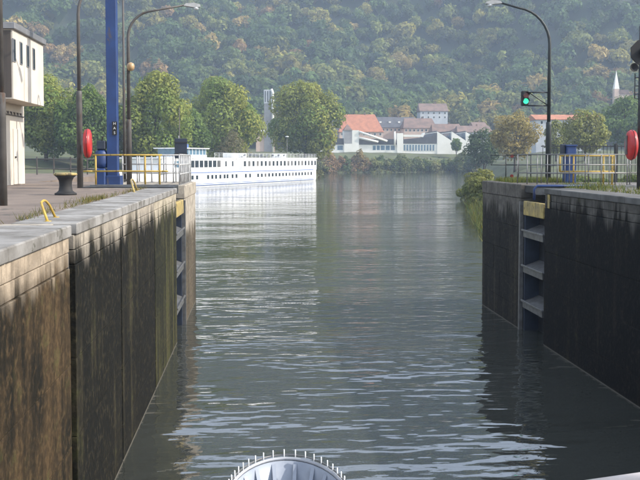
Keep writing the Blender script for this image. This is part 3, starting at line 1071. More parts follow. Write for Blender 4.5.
MB().box(xd, xd + .12, yb0 + 1.0, yb0 + 1.14, zb_ - .92, zb_ - .72, ch=.01).build('wall_lamp', M['roof_metal'], cb)

# ------------------------------------------------------------------ right quay furniture
# traffic signal hung from the lamp post
xl, yl_ = LR
t = thing('traffic_signal', 'two lens traffic signal showing green on a steel bracket', 'traffic light', (xl, yl_, G))
zt, zb = EYE + (159 - 91.5) * yl_ / F, EYE + (159 - 105) * yl_ / F
xs_ = at_y(528, 98, yl_).x
MB().tube([(xs_, yl_, zt), (xl, yl_, zt)], .026, 8).build('bracket_arm', M['dark_steel'], t)
MB().tube([(xs_, yl_, zb), (xl, yl_, zb)], .026, 8).build('bracket_arm', M['dark_steel'], t)
MB().tube([(xs_ + .05, yl_, zt - .02), (xl - .05, yl_, zb + .02)], .022, 8).build('brace', M['dark_steel'], t)
xc = at_y(524.8, 98, yl_).x
hs = MB().box(xc - .14, xc + .14, yl_ - .12, yl_ + .10, EYE + (159 - 105.2) * yl_ / F, EYE + (159 - 90.2) * yl_ / F, ch=.03).build('housing', M['black'], t)
for zz, mm, nm in ((EYE + (159 - 100.6) * yl_ / F, 'green_light', 'green_lens'), (EYE + (159 - 94.6) * yl_ / F, 'red_dim', 'red_lens')):
    MB().lathe([(.11, -.02), (.10, .0), (.02, .012)][::-1], (xc, yl_ - .13, zz), 18, 'Y').build(nm, M[mm], hs)
    vz = MB()
    pts = [(xc + .125 * math.cos(a), yl_ - .12, zz + .125 * math.sin(a)) for a in [math.pi * k / 8 for k in range(9)]]
    pts2 = [(q[0], q[1] - .16, q[2]) for q in pts]
    vz.add(pts + pts2, [(k, k + 1, k + 10, k + 9) for k in range(8)], True)
    vz.build('visor', M['black'], hs)

# signal mast at the right edge
p = at_z(639.0, 189.5, G)
sm = thing('signal_mast', 'dark signal mast with octagonal board, horn and ladder at the right edge', 'mast', (p.x, p.y, G))
YM = p.y
MB().tube([(p.x, YM, G - .02), (p.x, YM, G + 5.1)], .075, 12).build('pole', M['dark_steel'], sm)
oc = at_y(640.5, 53, YM)
ob = MB()
ro = .40
ob.prism([(oc.x + ro * math.cos(R(22.5 + 45 * k)), oc.z + ro * 1.02 * math.sin(R(22.5 + 45 * k))) for k in range(8)], YM - .17, YM - .12, 'Y')
bd = ob.build('backing_board', M['black'], sm)
MB().lathe([(.16, -.10), (.15, .0), (.02, .01)][::-1], (oc.x + .03, YM - .18, oc.z), 18, 'Y').build('lens', M['black'], bd)
h0 = at_y(631.5, 68, YM)
hn = MB()
hn.lathe([(.02, .22), (.045, .2), (.06, .1), (.13, .0), (.135, -.02), (.12, -.02), (.02, .08)], (h0.x, YM - .2, h0.z), 18, 'Y')
hn.build('horn', M['black'], sm)
MB().tube([(h0.x, YM, h0.z), (p.x, YM, h0.z)], .02, 6).build('horn_arm', M['dark_steel'], sm)
lx = at_y(635, 80, YM).x
lb = MB()
zt, zb = EYE + (159 - 72) * YM / F, EYE + (159 - 97) * YM / F
lb.tube([(lx, YM, zt), (lx, YM, zb), (p.x, YM, zb - .04)], .018, 6)
for k in range(3):
    z = zb + (zt - zb) * (k + .5) / 3
    lb.tube([(lx, YM, z), (p.x, YM, z)], .014, 6)
lb.build('ladder_bracket', M['dark_steel'], sm)
q = at_y(631.4, 145, YM)
life_ring_case('red life ring case hung on the dark signal mast at right edge', q.x, YM, q.z, -8)

# blue cabinet
a_ = at_y(566.2, 185, 33.4)
b_ = at_y(576, 185, 33.4)
t = thing('blue_cabinet', 'tall blue electric cabinet behind the right yellow railing', 'cabinet', ((a_.x + b_.x) / 2, 33.6, G))
MB().box(a_.x, b_.x, 33.4, 33.85, G - .02, G + 1.44, ch=.015).build('body', M['blue'], t)
MB().box(a_.x - .03, b_.x + .03, 33.36, 33.9, G + 1.44, G + 1.5, ch=.01).build('lid', M['blue'], t)
MB().box(a_.x + .03, b_.x - .03, 33.385, 33.4, G + .1, G + 1.36, ch=.004).build('door', M['blue'], t)
MB().box(a_.x - .17, a_.x - .005, 33.5, 33.7, G + 1.1, G + 1.52, ch=.02).build('switch_box', M['dark_blue'], t)

# iron bar fence behind the right quay
fy = 46.0
fx0, fx1 = at_y(541, 150, fy).x, at_y(662, 150, fy).x
fz = ground1(20, fy)
t = thing('iron_fence', 'dark iron fence of upright bars behind the right quay', 'fence', (fx0, fy, fz))
for z in (fz + .25, EYE + (159 - 146) * fy / F):
    MB().box(fx0, fx1, fy - .02, fy + .02, z - .025, z + .025).build('rail', M['dark_steel'], t)
nb = int((fx1 - fx0) / .19)
bar = MB().box(-.011, .011, -.011, .011, 0, EYE + (159 - 144.6) * fy / F - fz, 0).mesh('bar')
bar.materials.append(M['dark_steel'])
for k in range(nb):
    o = bpy.data.objects.new('bar', bar)
    link(o, t)
    o.location = (k * .19 + .1, 0, 0)
for px in (564.5, 616, 655):
    xx = at_y(px, 150, fy).x
    MB().box(xx - .06, xx + .06, fy - .06, fy + .06, fz - .1, EYE + (159 - 143) * fy / F, ch=.01).build('post', M['dark_steel'], t)

# thin back rail on the quay left, by the building
fy = 57.0
x0, x1 = at_y(20, 160, fy).x, at_y(104, 160, fy).x
t = thing('rail_fence', 'low grey rail fence at the back of the left quay', 'fence', (x0, fy, G))
for z in (.35, .95):
    MB().tube([(x0, fy, G + z), (x1, fy, G + z)], .03, 6).build('rail', M['pole'], t)
for k in range(6):
    xx = x0 + (x1 - x0) * k / 5
    MB().box(xx - .04, xx + .04, fy - .04, fy + .04, G - .1, G + 1.1, ch=.008).build('post', M['pole'], t)

# ------------------------------------------------------------------ river cruise ship
A = Vector((-22.0, 180.0, 0))
B = Vector((16.4, 255.0, 0))
ang = math.atan2(B.y - A.y, B.x - A.x)
SL = (B - A).length
u = (B - A).normalized()


def ship_s(px):
    k = (px - 260) / F
    return (k * A.y - A.x) / (u.x - k * u.y)


ship = thing('cruise_ship', 'long white two deck river cruise ship moored along the bank', 'ship', tuple(A), ang)
SW = 9.6


def hull_prof(x):
    # half width factor along the hull
    if x < 12:
        return math.sin(max(0.03, (x + 6) / 18) * math.pi / 2) ** .7
    if x > SL - 3:
        return 1 - .12 * ((x - SL + 3) / 3) ** 2
    return 1.0


hx = [-6, -4, -2, 0, 3, 6, 9, 12, 20, 30, 40, 50, 60, 70, SL - 3, SL - 1.5, SL]
hb = MB()
rows = [(-.8, .93), (.0, .97), (.5, 1.0), (2.9, 1.0), (3.0, 1.0)]
vs, fs = [], []
for x in hx:
    for s in (-1, 1):
        for z, k in rows:
            wy = SW / 2 * hull_prof(x) * k
            lift = .9 * max(0, (6 - x) / 12) ** 2 if z > 2 else 0
            vs.append((x, SW / 2 + s * wy, z + lift))
nr = len(rows)
for i in range(len(hx) - 1):
    for s in (0, 1):
        for j in range(nr - 1):
            a = (i * 2 + s) * nr + j
            b = ((i + 1) * 2 + s) * nr + j
            fs.append((a, b, b + 1, a + 1) if s == 0 else (a, a + 1, b + 1, b))
    a, b = (i * 2) * nr + nr - 1, ((i + 1) * 2) * nr + nr - 1
    fs.append((a, b, b + nr, a + nr))
e = (len(hx) - 1) * 2 * nr
fs.append(tuple([e + j for j in range(nr)] + [e + nr + j for j in reversed(range(nr))]))
fs.append(tuple([j for j in reversed(range(nr))] + [nr + j for j in range(nr)]))
hb.add(vs, fs)
hull = hb.build('hull', M['white'], ship, local=True)
up_ = MB().box(5, SL - .6, .15, SW - .15, 2.99, 6.15, ch=.12).build('upper_deck', M['white'], ship, local=True)
MB().box(3.5, SL - .2, .02, SW - .02, 6.15, 6.42, ch=.06).build('sun_deck', M['white'], ship, local=True)
for (z0, z1, d) in ((3.02, 3.2, .03), (.62, .74, .02)):
    MB().box(12, SL - 3.2, -d, .1, z0, z1).build('blue_stripe', M['ship_blue'], hull, local=True)
MB().box(12, SL - 3.2, -.10, .05, .30, .42, ch=.02).build('rubbing_strake', M['ship_blue'], hull, local=True)


def win(x0, x1, z0, z1, y=0.15, mt='glass', par=up_):
    if mt == 'glass' and rnd.random() < .22:
        mt = 'curtain'
    f = MB().box(x0 - .08, x1 + .08, y - .025, y + .02, z0 - .08, z1 + .08).build('window', M['white'], par, local=True)
    MB().box(x0, x1, y - .034, y - .026, z0, z1).build('pane', M[mt], f, local=True)


for px in (193.7, 198.0, 202.5, 207, 211.2, 215.5, 219.7):
    s = ship_s(px)
    win(s - .75, s + .75, 4.25, 5.75)
for px in (178, 183.5, 188):
    s = ship_s(px)
    win(s - .8, s + .8, 4.3, 5.7, mt='glass_blue')
for px in (226.7, 233.4):
    s = ship_s(px)
    win(s - .35, s + .35, 4.4, 5.6)
s = ship_s(241)
MB().box(s - .9, s + .9, .11, .16, 3.3, 6.0).build('entrance_door', M['house_grey'], up_, local=True)
s0, s1 = ship_s(245.5), ship_s(315.5)
for k in range(20):
    s = s0 + (s1 - s0) * k / 19
    win(s - .55, s + .55, 4.35, 5.6)
for px in (193, 197.5, 208.4, 212.6, 216.3, 220.5, 224.7, 227.6, 232.6, 236.5, 245.8, 250):
    s = ship_s(px)
    win(s - .45, s + .45, 1.65, 2.55, 0.0, 'glass', hull)
s0, s1 = ship_s(258), ship_s(311)
for k in range(17):
    s = s0 + (s1 - s0) * k / 16
    win(s - .5, s + .5, 1.65, 2.5, 0.0, 'glass', hull)
# wheelhouse
s0, s1 = ship_s(189), ship_s(213.5)
wh = MB().box(s0, s1, 1.6, SW - 1.6, 6.42, 7.0).build('wheelhouse', M['white'], ship, local=True)
MB().box(s0 + .3, s1 - .3, 1.75, SW - 1.75, 7.0, 8.3).build('glazing', M['glass_blue'], wh, local=True)
for k in range(8):
    s = s0 + .2 + (s1 - s0 - .5) * k / 7
    MB().box(s, s + .14, 1.68, 1.76, 7.0, 8.3).build('mullion', M['white'], wh, local=True)
MB().box(s0 - .6, s1 + .6, 1.2, SW - 1.2, 8.3, 8.5, ch=.05).build('roof', M['white'], wh, local=True)
MB().box(ship_s(193), ship_s(197), 1.9, 4.4, 8.5, 9.3, ch=.05).build('radar_box', M['ship_blue'], wh, local=True)
MB().tube([(s0 + 4, SW / 2, 8.5), (s0 + 4, SW / 2, 11.2)], .07, 6).build('antenna', M['white'], wh, local=True)
# sun deck rail
rl = MB()
for z in (6.8, 7.15, 7.45):
    rl.tube([(s1 + 1, .15, z), (SL - .6, .15, z)], .03, 5)
rl.build('deck_rail', M['white'], ship, local=True)
k = s1 + 1
post = MB().box(-.03, .03, .12, .18, 6.42, 7.45).mesh('rail_post')
post.materials.append(M['white'])
while k < SL - .5:
    o = bpy.data.objects.new('rail_post', post)
    link(o, ship)
    o.location = (k, 0, 0)
    k += 2.0
for px, wdt in ((243, 2.5), (252, 2.0), (290, 3.0)):
    s = ship_s(px)
    MB().box(s, s + wdt, 2.5, 5.5, 6.42, 7.5, ch=.1).build('deck_locker', M['white'], ship, local=True)
# deck chairs on the sun deck
dc = MB()
dc.prism([(-.6, .3), (.5, .3), (.9, .85), (.86, .9), (.46, .36), (-.6, .36)], -.28, .28, 'Y')
for x in (-.5, .4):
    for y in (-.22, .22):
        dc.box(x - .03, x + .03, y - .03, y + .03, 0, .3)
dcm = dc.mesh('deck_chair')
dcm.materials.append(M['dark_blue'])
words = ['first', 'second', 'third', 'fourth', 'fifth', 'sixth', 'seventh', 'eighth', 'ninth', 'tenth', 'eleventh', 'twelfth', 'thirteenth', 'fourteenth',
         'fifteenth', 'sixteenth', 'seventeenth', 'eighteenth', 'nineteenth', 'twentieth', 'twenty first', 'twenty second', 'twenty third', 'twenty fourth',
         'twenty fifth', 'twenty sixth', 'twenty seventh', 'twenty eighth']
for k in range(8):
    s = ship_s(248 + k * 5.6)
    o = bpy.data.objects.new('deck_chair', dcm)
    link(o)
    pw = A + u * s + Vector((-u.y, u.x, 0)) * 1.3
    o.location = (pw.x, pw.y, 6.42)
    o.rotation_euler = (0, 0, ang)
    tag(o, words[k] + " deck chair from the wheelhouse along the cruise ship's sun deck rail", 'deck chair', 'deck chairs on the cruise ship')

# ------------------------------------------------------------------ far bank buildings
CLEAR = []


def gable_house(name, label, px0, px1, y, py_eave, py_ridge, depth, wall, roof, hip=0.0, clear=True, windows=3, win_rows=1, cat='house', base=None, dormer=0, group='village houses on the far bank'):
    """House whose long side faces the river: pixel extents at distance y."""
    x0, x1 = at_y(px0, 150, y).x, at_y(px1, 150, y).x
    ze, zr = EYE + (159 - py_eave) * y / F, EYE + (159 - py_ridge) * y / F
    cx_ = (x0 + x1) / 2
    zg = min(ground1(x0, y), ground1(x1, y), ze - 2.8) - .3 if base is None else base
    t = thing(name, label, cat, (cx_, y, zg), 0, group)
    MB().box(x0, x1, y, y + depth, zg, ze).build('wall', wall, t)
    o = .5
    h = hip * (x1 - x0) / 2
    ym = y + depth / 2
    vs = [(x0 - o, y - o, ze - .1), (x1 + o, y - o, ze - .1), (x1 + o, y + depth + o, ze - .1), (x0 - o, y + depth + o, ze - .1), (x0 - o + h, ym, zr), (x1 + o - h, ym, zr),
          (x0 - o, y - o, ze - .35), (x1 + o, y - o, ze - .35), (x1 + o, y + depth + o, ze - .35), (x0 - o, y + depth + o, ze - .35)]
    rf = MB().add(vs, [(0, 1, 5, 4), (2, 3, 4, 5), (1, 2, 5), (3, 0, 4), (6, 9, 8, 7), (0, 6, 7, 1), (1, 7, 8, 2), (2, 8, 9, 3), (3, 9, 6, 0)]).build('roof', roof, t)
    cxx = x0 + (x1 - x0) * .62
    MB().box(cxx - .35, cxx + .35, ym - .3, ym + .4, zr - 1.2, zr + .9).build('chimney', M['roof_brown'], rf)
    for k in range(dormer):
        s = x0 + (x1 - x0) * (k + .8) / (dormer + .6)
        f = .45
        zz = ze + (zr - ze) * f
        yy = y - o + (depth / 2 + o) * f
        MB().box(s - .6, s + .6, yy - .7, yy + .8, zz - .2, zz + .75).build('skylight', M['white_wall'], rf)
    for r_ in range(win_rows):
        for k in range(windows):
            s = x0 + (x1 - x0) * (k + .5) / windows
            z1 = ze - .7 - r_ * 2.7
            f = MB().box(s - .6, s + .6, y - .05, y + .02, z1 - 1.5, z1).build('window', M['white_wall'], t)
            MB().box(s - .48, s + .48, y - .065, y - .052, z1 - 1.38, z1 - .12).build('pane', M['glass'], f)
    if clear:
        CLEAR.append((cx_, y + depth / 2, max((x1 - x0) / 2, depth) + 4))
    return t


# factory
fy = 446.0
PX = lambda px: at_y(px, 150, fy).x
PZ = lambda py: EYE + (159 - py) * fy / F
zb = PZ(153.5)
fac = thing('factory', 'white factory with three sawtooth roof bays, glazed hall and stair tower', 'factory', (PX(400), fy, zb))
for k, (a, pk, b, vb) in enumerate(((437, 131.3, 451.5, 140.5), (451.5, 131.3, 465.8, 140.5), (465.8, 131.5, 479, 140.5))):
    MB().prism([(PX(a) + .05, zb - 5), (PX(a) + .05, PZ(pk)), (PX(b), PZ(vb)), (PX(b), zb - 5)], fy, fy + 34, 'Y').build('sawtooth_bay', M['white_wall'], fac)
    r_ = MB()
    r_.prism([(PX(a) - .1, PZ(pk) + .05), (PX(a) - .1, PZ(pk) + .4), (PX(b) + .1, PZ(vb) + .4), (PX(b) + .1, PZ(vb) + .05)], fy + .6, fy + 34.3, 'Y')
    r_.build('bay_roof', M['roof_dark'], fac)
    MB().box(PX(a) - .02, PX(a) + .04, fy + 2, fy + 32, PZ(139), PZ(132.5)).build('north_light', M['glass_blue'], fac)
# hall with the long glazed front, its dark roof rises to the right
MB().box(PX(402), PX(437), fy + .3, fy + 30, zb - 5, PZ(143.5)).build('hall', M['white_wall'], fac)
MB().prism([(PX(402) - .3, PZ(143.4)), (PX(402) - .3, PZ(142.6)), (PX(404), PZ(139)), (PX(431), PZ(136.5)), (PX(437) - .1, PZ(132.5)), (PX(437) - .1, PZ(143.4))], fy + .0, fy + 30, 'Y').build('hall_roof', M['roof_dark'], fac)
MB().box(PX(404), PX(423), fy - .25, fy + 4, PZ(136.8), PZ(134.6)).build('roof_lantern', M['white_wall'], fac)
MB().prism([(PX(421.5), PZ(137)), (PX(424), PZ(132.6)), (PX(425), PZ(132.6)), (PX(423), PZ(137))], fy - .3, fy + 6, 'Y').build('roof_flashing', M['white_wall'], fac)
for k in range(11):
    x = PX(403.2) + (PX(435) - PX(403.2)) * k / 11
    f = MB().box(x, x + (PX(435) - PX(403.2)) / 11 - .12, fy + .2, fy + .32, PZ(151), PZ(144.3)).build('window', M['white_wall'], fac)
    MB().box(x + .18, x + (PX(435) - PX(403.2)) / 11 - .3, fy + .17, fy + .21, PZ(150.6), PZ(144.7)).build('pane', M['glass_blue'], f)
MB().box(PX(397), PX(403), fy - .5, fy + 6, zb - 5, PZ(133)).build('link_tower', M['white_wall'], fac)
# west wing
MB().box(PX(316), PX(397.3), fy + 1, fy + 22, zb - 5, PZ(144.6)).build('west_wing', M['white_wall'], fac)
MB().prism([(PX(316) - .5, PZ(144.5)), (PX(316) - .5, PZ(143.8)), (PX(322), PZ(138)), (PX(396), PZ(139)), (PX(397.2), PZ(144.5))], fy + .8, fy + 22.3, 'Y').build('wing_roof', M['roof_dark'], fac)
MB().box(PX(318), PX(396.8), fy - .1, fy + 1, PZ(153.2), PZ(150.6)).build('plinth_wall', M['white_wall'], fac)
for a, b in ((322.5, 326), (328, 333), (337.5, 343), (373, 376), (377, 380), (381, 385), (386, 390), (391, 395)):
    f = MB().box(PX(a) - .15, PX(b) + .15, fy + .93, fy + 1.02, PZ(150.3), PZ(145)).build('window', M['white_wall'], fac)
    MB().box(PX(a), PX(b), fy + .9, fy + .94, PZ(150), PZ(145.4)).build('pane', M['glass_blue'], f)
# stair tower with pyramid cap
MB().box(PX(344), PX(358.8), fy - .6, fy + 9, zb - 5, PZ(130.2)).build('stair_tower', M['white_wall'], fac)
MB().box(PX(344) - .02, PX(344) + (PX(352) - PX(344)), fy - .66, fy - .605, PZ(143.5), PZ(130.6)).build('tower_cladding', M['concrete'], fac)
xa, xb_ = PX(343.6), PX(352.4)
MB().add([(xa, fy - 1, PZ(130.2)), (xb_, fy - 1, PZ(130.2)), (xb_, fy + 8, PZ(130.2)), (xa, fy + 8, PZ(130.2)), ((xa + xb_) / 2, fy + 3.5, PZ(123.8))],
         [(0, 1, 4), (1, 2, 4), (2, 3, 4), (3, 0, 4), (3, 2, 1, 0)]).build('tower_roof', M['roof_brown'], fac)
for p0, p1 in (((359, 131.8), (387, 141.2)), ((359, 137.8), (378, 141.8))):
    MB().tube([(PX(p0[0]), fy - .7, PZ(p0[1])), (PX(p1[0]), fy - .7, PZ(p1[1]))], .55, 6).build('roof_duct', M['white_wall'], fac)
MB().tube([(PX(394.5), fy - .8, PZ(146)), (PX(394.5), fy - .8, PZ(131.5))], .45, 8).build('flue', M['white_wall'], fac)

gable_house('village_house', 'large house with a bright red hipped tile roof behind the factory', 339.5, 383, 492, 131.5, 113.6, 17, M['house_pink'], M['roof_red'], .34, windows=8)
gable_house('village_house', 'long pink house with dark roof and white skylights behind the factory', 373.5, 416.5, 520, 127.2, 116.3, 15, M['house_pink'], M['roof_dark'], .05, windows=11, dormer=4)
gable_house('village_house', 'brown roofed house right of the dark skylight roof', 404, 436, 508, 127.6, 117.5, 14, M['house_pink'], M['roof_brown'], .18, windows=8)
gable_house('village_house', 'pale grey two storey house alone at the forest edge', 420, 447.5, 572, 110.5, 102.6, 12, M['house_grey'], M['roof_brown'], .03, windows=5, win_rows=2)
gable_house('village_house', 'low brown roofed row behind the sawtooth bays', 433, 462, 486, 131.5, 123.2, 12, M['white_wall'], M['roof_brown'], .1, windows=6)
gable_house('village_house', 'low dark roofed row behind the last sawtooth bay', 458, 492, 480, 131.5, 125, 12, M['house_grey'], M['roof_brown'], .1, windows=7)
gable_house('village_house', 'small white walled house above the sawtooth bays', 473, 486, 500, 125.2, 121.5, 9, M['white_wall'], M['roof_brown'], .05, windows=3)
gable_house('village_house', 'grey barn with a long orange tiled roof behind the right lamp post', 536, 601, 380, 118.5, 113.2, 14, M['house_grey'], M['roof_red'], .0, windows=6)
gable_house('village_house', 'grey roofed house half hidden left of the red roof', 330, 342, 498, 127, 119, 12, M['concrete'], M['roof_dark'], .1, windows=2)
gable_house('village_house', 'low red roofed shed beside the big tree at the ship stern', 326, 341, 470, 141.5, 138.5, 8, M['white_wall'], M['roof_brown'], .1, windows=3)

# grey silo tower between the two big trees
ty = 415.0
t = thing('silo_tower', 'grey concrete silo tower with a pale pipe between the big trees', 'tower', (at_y(269, 150, ty).x, ty, 9))
TX = lambda px: at_y(px, 150, ty).x
TZ = lambda py: EYE + (159 - py) * ty / F
MB().box(TX(264.3), TX(272.5), ty, ty + 5, 8, TZ(104), ch=.1).build('lower_shaft', M['concrete'], t)
MB().box(TX(264.0), TX(272.0), ty - .2, ty + 5.2, TZ(104), TZ(90.3), ch=.1).build('head', M['house_grey'], t)
MB().tube([(TX(272.8), ty - .3, 8), (TX(273), ty - .3, TZ(93)), (TX(271.5), ty - .3, TZ(89.5))], .55, 8).build('pipe', M['white_wall'], t)
for k in range(3):
    MB().box(TX(265 + k * 2.4), TX(265.9 + k * 2.4), ty - .26, ty - .21, TZ(102.5), TZ(91.5)).build('louvre', M['glass'], t)
MB().box(TX(255), TX(265), ty - 2, ty + 6, TZ(131.8), TZ(130.2), ch=.1).build('canopy', M['white_wall'], t)
MB().box(TX(256), TX(275), ty + .5, ty + 8, 8, TZ(133.2)).build('loading_hall', M['house_pink'], t)

# church spire on the slope
cy = 600.0
CXp = at_y(617, 90, cy)
cz = ground1(CXp.x, cy)
t = thing('church', 'small church with a slim pale spire among the hillside trees at right', 'church', (CXp.x, cy, cz))
CZ = lambda py: EYE + (159 - py) * cy / F
cwid = 1.7
MB().box(CXp.x - cwid, CXp.x + cwid, cy, cy + 2 * cwid, cz - 2, CZ(87.5)).build('tower', M['house_pink'], t)
sp_ = MB()
sp_.add([(CXp.x - cwid, cy, CZ(87.5)), (CXp.x + cwid, cy, CZ(87.5)), (CXp.x + cwid, cy + 2 * cwid, CZ(87.5)), (CXp.x - cwid, cy + 2 * cwid, CZ(87.5)), (CXp.x, cy + cwid, CZ(68.5))],
        [(0, 1, 4), (1, 2, 4), (2, 3, 4), (3, 0, 4)])
sp_.build('spire', M['white_wall'], t)
MB().box(CXp.x + cwid, CXp.x + cwid + 7, cy + .2, cy + 8, cz - 2, CZ(93)).build('nave', M['house_pink'], t)
MB().prism([(CXp.x + cwid + .01, CZ(93)), (CXp.x + cwid + 7.3, CZ(93)), (CXp.x + cwid + 6, CZ(88.5)), (CXp.x + cwid + .01, CZ(88.5))], cy - .2, cy + 8.3, 'Y').build('nave_roof', M['roof_brown'], t)
CLEAR.append((CXp.x, cy - 8, 16))

# street lamp on the bank right of the ship
p = at_y(287, 137, 275)
t = thing('street_lamp', 'small white headed street lamp behind the cruise ship', 'street lamp', (p.x, 275, ground1(p.x, 275)))
zg = ground1(p.x, 275)
MB().tube([(p.x, 275, zg - .3), (p.x, 275, p.z)], [.09, .06], 8).build('pole', M['galv'], t)
MB().lathe([(.05, p.z - .1), (.55, p.z), (.5, p.z + .2), (.05, p.z + .3)], (p.x, 275, 0), 12).build('lamp_head', M['white'], t)

# ------------------------------------------------------------------ trees
GRP = 'big riverside trees behind the ship'


def tree_px(name, label, px, half_px, py_top, y, col, col2, **k):
    x = at_y(px, 150, y).x
    z = ground1(x, y)
    h = EYE + (159 - py_top) * y / F - z
    return make_tree(name, label, x, y, h, half_px * y / F, col, col2, **k)


def edge_tree(label, px, half_px, py_top, y, col, col2, **k):
    """A tree on the slope: the distance is where its top stands about 20 m above the hillside."""
    for yy in range(520, 820, 4):
        x = at_y(px, 150, yy).x
        h = EYE + (159 - py_top) * yy / F - ground1(x, yy)
        if h < 21 and yy > 530:
            break
    half = min(half_px * yy / F, 11)
    CLEAR.append((x, yy, half * .8))
    return make_tree('edge_tree', label, x, yy, max(h, 12), half, col, col2, **k)


tree_px('riverside_tree', 'broad green tree behind the control building at far left', 46, 40, 70, 205, GREEN, OLIVE, group=GRP, trunk_h=.0, leaves=17000, lsize=.36, seed=1)
tree_px('riverside_tree', 'green tree crown showing just left of the blue column', 88, 30, 84, 198, GREEN, DEEP, group=GRP, trunk_h=.0, leaves=13000, lsize=.36, seed=2)
tree_px('riverside_tree', 'rounded yellow green tree behind the globe lamp post', 156, 37, 71, 212, OLIVE, GREEN, group=GRP, trunk_h=.0, leaves=17000, lsize=.36, seed=3)
tree_px('riverside_tree', 'big domed yellow green tree above the ship wheelhouse', 224, 40, 76.5, 262, (.20, .21, .045), GREEN, group=GRP, trunk_h=.0, leaves=19000, lsize=.42, seed=4)
tree_px('riverside_tree', 'big domed tree with yellowing top above the ship stern', 305, 38, 76, 305, (.215, .215, .048), GREEN, group=GRP, trunk_h=.0, leaves=19000, lsize=.46, seed=5, ry=11)
tree_px('riverside_tree', 'low dark tree between the two left riverside trees', 118, 26, 102, 215, DEEP, GREEN, group=GRP, trunk_h=.0, leaves=5000, lsize=.4, seed=6)
tree_px('riverside_tree', 'low dark tree filling in behind the yellow railing', 190, 22, 108, 236, DEEP, GREEN, group=GRP, trunk_h=.0, leaves=4500, lsize=.42, seed=7)
tree_px('bare_shrub', 'brownish twiggy shrub standing behind the ship wheelhouse', 234, 18, 127, 232, (.13, .11, .06), (.10, .10, .05), leaves=2600, lsize=.22, seed=8, cat='shrub', trunk_h=.1)
tree_px('autumn_tree', 'tall golden tree standing behind the traffic signal', 515, 25, 106, 250, GOLD, (.20, .17, .06), leaves=5200, lsize=.36, seed=9, trunk_h=.15)
tree_px('bank_tree', 'dark open crowned tree at the right end of the factory', 484, 19, 127, 300, DEEP, (.05, .07, .03), leaves=3000, lsize=.42, seed=10, trunk_h=.28)
tree_px('bank_tree', 'olive tree behind the right fence in front of the barn', 585, 25, 109, 230, (.13, .13, .045), OLIVE, leaves=5200, lsize=.36, seed=11, trunk_h=.12)
tree_px('bank_tree', 'wide dark green tree left of the signal mast', 626, 32, 94, 330, DEEP, GREEN, leaves=8000, lsize=.5, seed=12, trunk_h=.1)
tree_px('bank_tree', 'small olive tree between the golden tree and the barn', 556, 14, 118, 262, (.11, .12, .045), OLIVE, leaves=2600, lsize=.34, seed=13, trunk_h=.12)
tree_px('bank_tree', 'small dark round tree before the middle sawtooth bay', 456.5, 6, 137, 436, DEEP, GREEN, leaves=900, lsize=.5, seed=14, trunk_h=.3)
edge_tree( 'golden yellow tree on the slope above the red roof', 398, 17, 52, 575, GOLD, (.22, .18, .055), leaves=3200, lsize=.8, seed=15, trunk_h=.1)
edge_tree( 'ochre tree on the slope left of the golden one', 376, 13, 66, 590, (.20, .16, .05), OLIVE, leaves=2400, lsize=.8, seed=16, trunk_h=.1)
edge_tree( 'rounded green tree at the forest edge left of the grey house', 404, 14, 93, 560, (.06, .10, .035), GREEN, leaves=2400, lsize=.8, seed=17, trunk_h=.08)
edge_tree( 'slim dark conifer right of the pale grey house', 474, 6, 101, 560, DEEP, (.04, .08, .03), leaves=1500, lsize=.7, seed=18, trunk_h=.05, taper=1.5)
edge_tree( 'rust brown tree on the slope above the left control building', 38, 13, 24, 640, RUST, (.18, .13, .05), leaves=2200, lsize=.9, seed=19, trunk_h=.1)
edge_tree( 'orange tree on the slope above the broad left tree', 62, 11, 46, 610, GOLD, RUST, leaves=2200, lsize=.9, seed=20, trunk_h=.1)
edge_tree( 'yellow tree high on the slope above the silo tower', 318, 12, 8, 690, (.25, .21, .06), OLIVE, leaves=2400, lsize=.9, seed=21, trunk_h=.1)

# shrubs along the far shore
r = random.Random(3)
cols = [((.10, .115, .04), (.075, .09, .03)), ((.16, .12, .05), (.11, .10, .04)), ((.06, .085, .03), (.05, .07, .03)), ((.17, .11, .06), (.14, .10, .05)), ((.13, .13, .05), (.09, .11, .04))]
px = 322.0
k = 0
while px < 492 and k < 28:
    x_, y_ = None, None
    for yy in range(380, 470):
        x = at_y(px, 160, yy).x
        if basin_dist(np.array([x]), np.array([float(yy)]))[0] > .4 and yy > 385:
            x_, y_ = x, yy + r.uniform(.5, 3)
            break
    if x_ is None:
        break
    c = cols[r.randrange(len(cols))]
    hh = r.uniform(5.5, 8.0) + (3.2 if r.random() < .3 else 0)
    make_shrub('shore_shrub', words[k] + " shrub from the ship's stern along the far shore", x_, y_, hh, r.uniform(3.4, 5.2), tuple(v * 1.3 for v in c[0]), tuple(v * 1.3 for v in c[1]), 'shrubs along the far shore', 100 + k, 1500, .40, z=.35)
    px += r.uniform(5.0, 7.6)
    k += 1
# low growth at the water's edge in front of them: uncountable reeds and weeds
rng = np.random.default_rng(9)
n = 16000
X = rng.uniform(10, 112, n * 4)
Y = rng.uniform(262, 446, n * 4)
d = basin_dist(X, Y)
ok = (d > -.6) & (d < 6) & (X < Y * .235 + 4)
X, Y, d = X[ok][:n], Y[ok][:n], d[ok][:n]
Z = np.maximum(ground(X, Y), 0) + rng.uniform(.0, 1.5, len(X)) ** 1.5
co, q = leaf_quads(np.stack([X, Y, Z], 1), rng.normal(size=(len(X), 3)), rng.uniform(.3, .6, len(X)), rng)
o = leaf_obj('shore_reeds', co, q, tint((.10, .105, .035), len(X), rng, .3, .2))
tag(o, 'low reeds and weeds along the far shore below the shrubs', 'reeds', None, 'stuff')

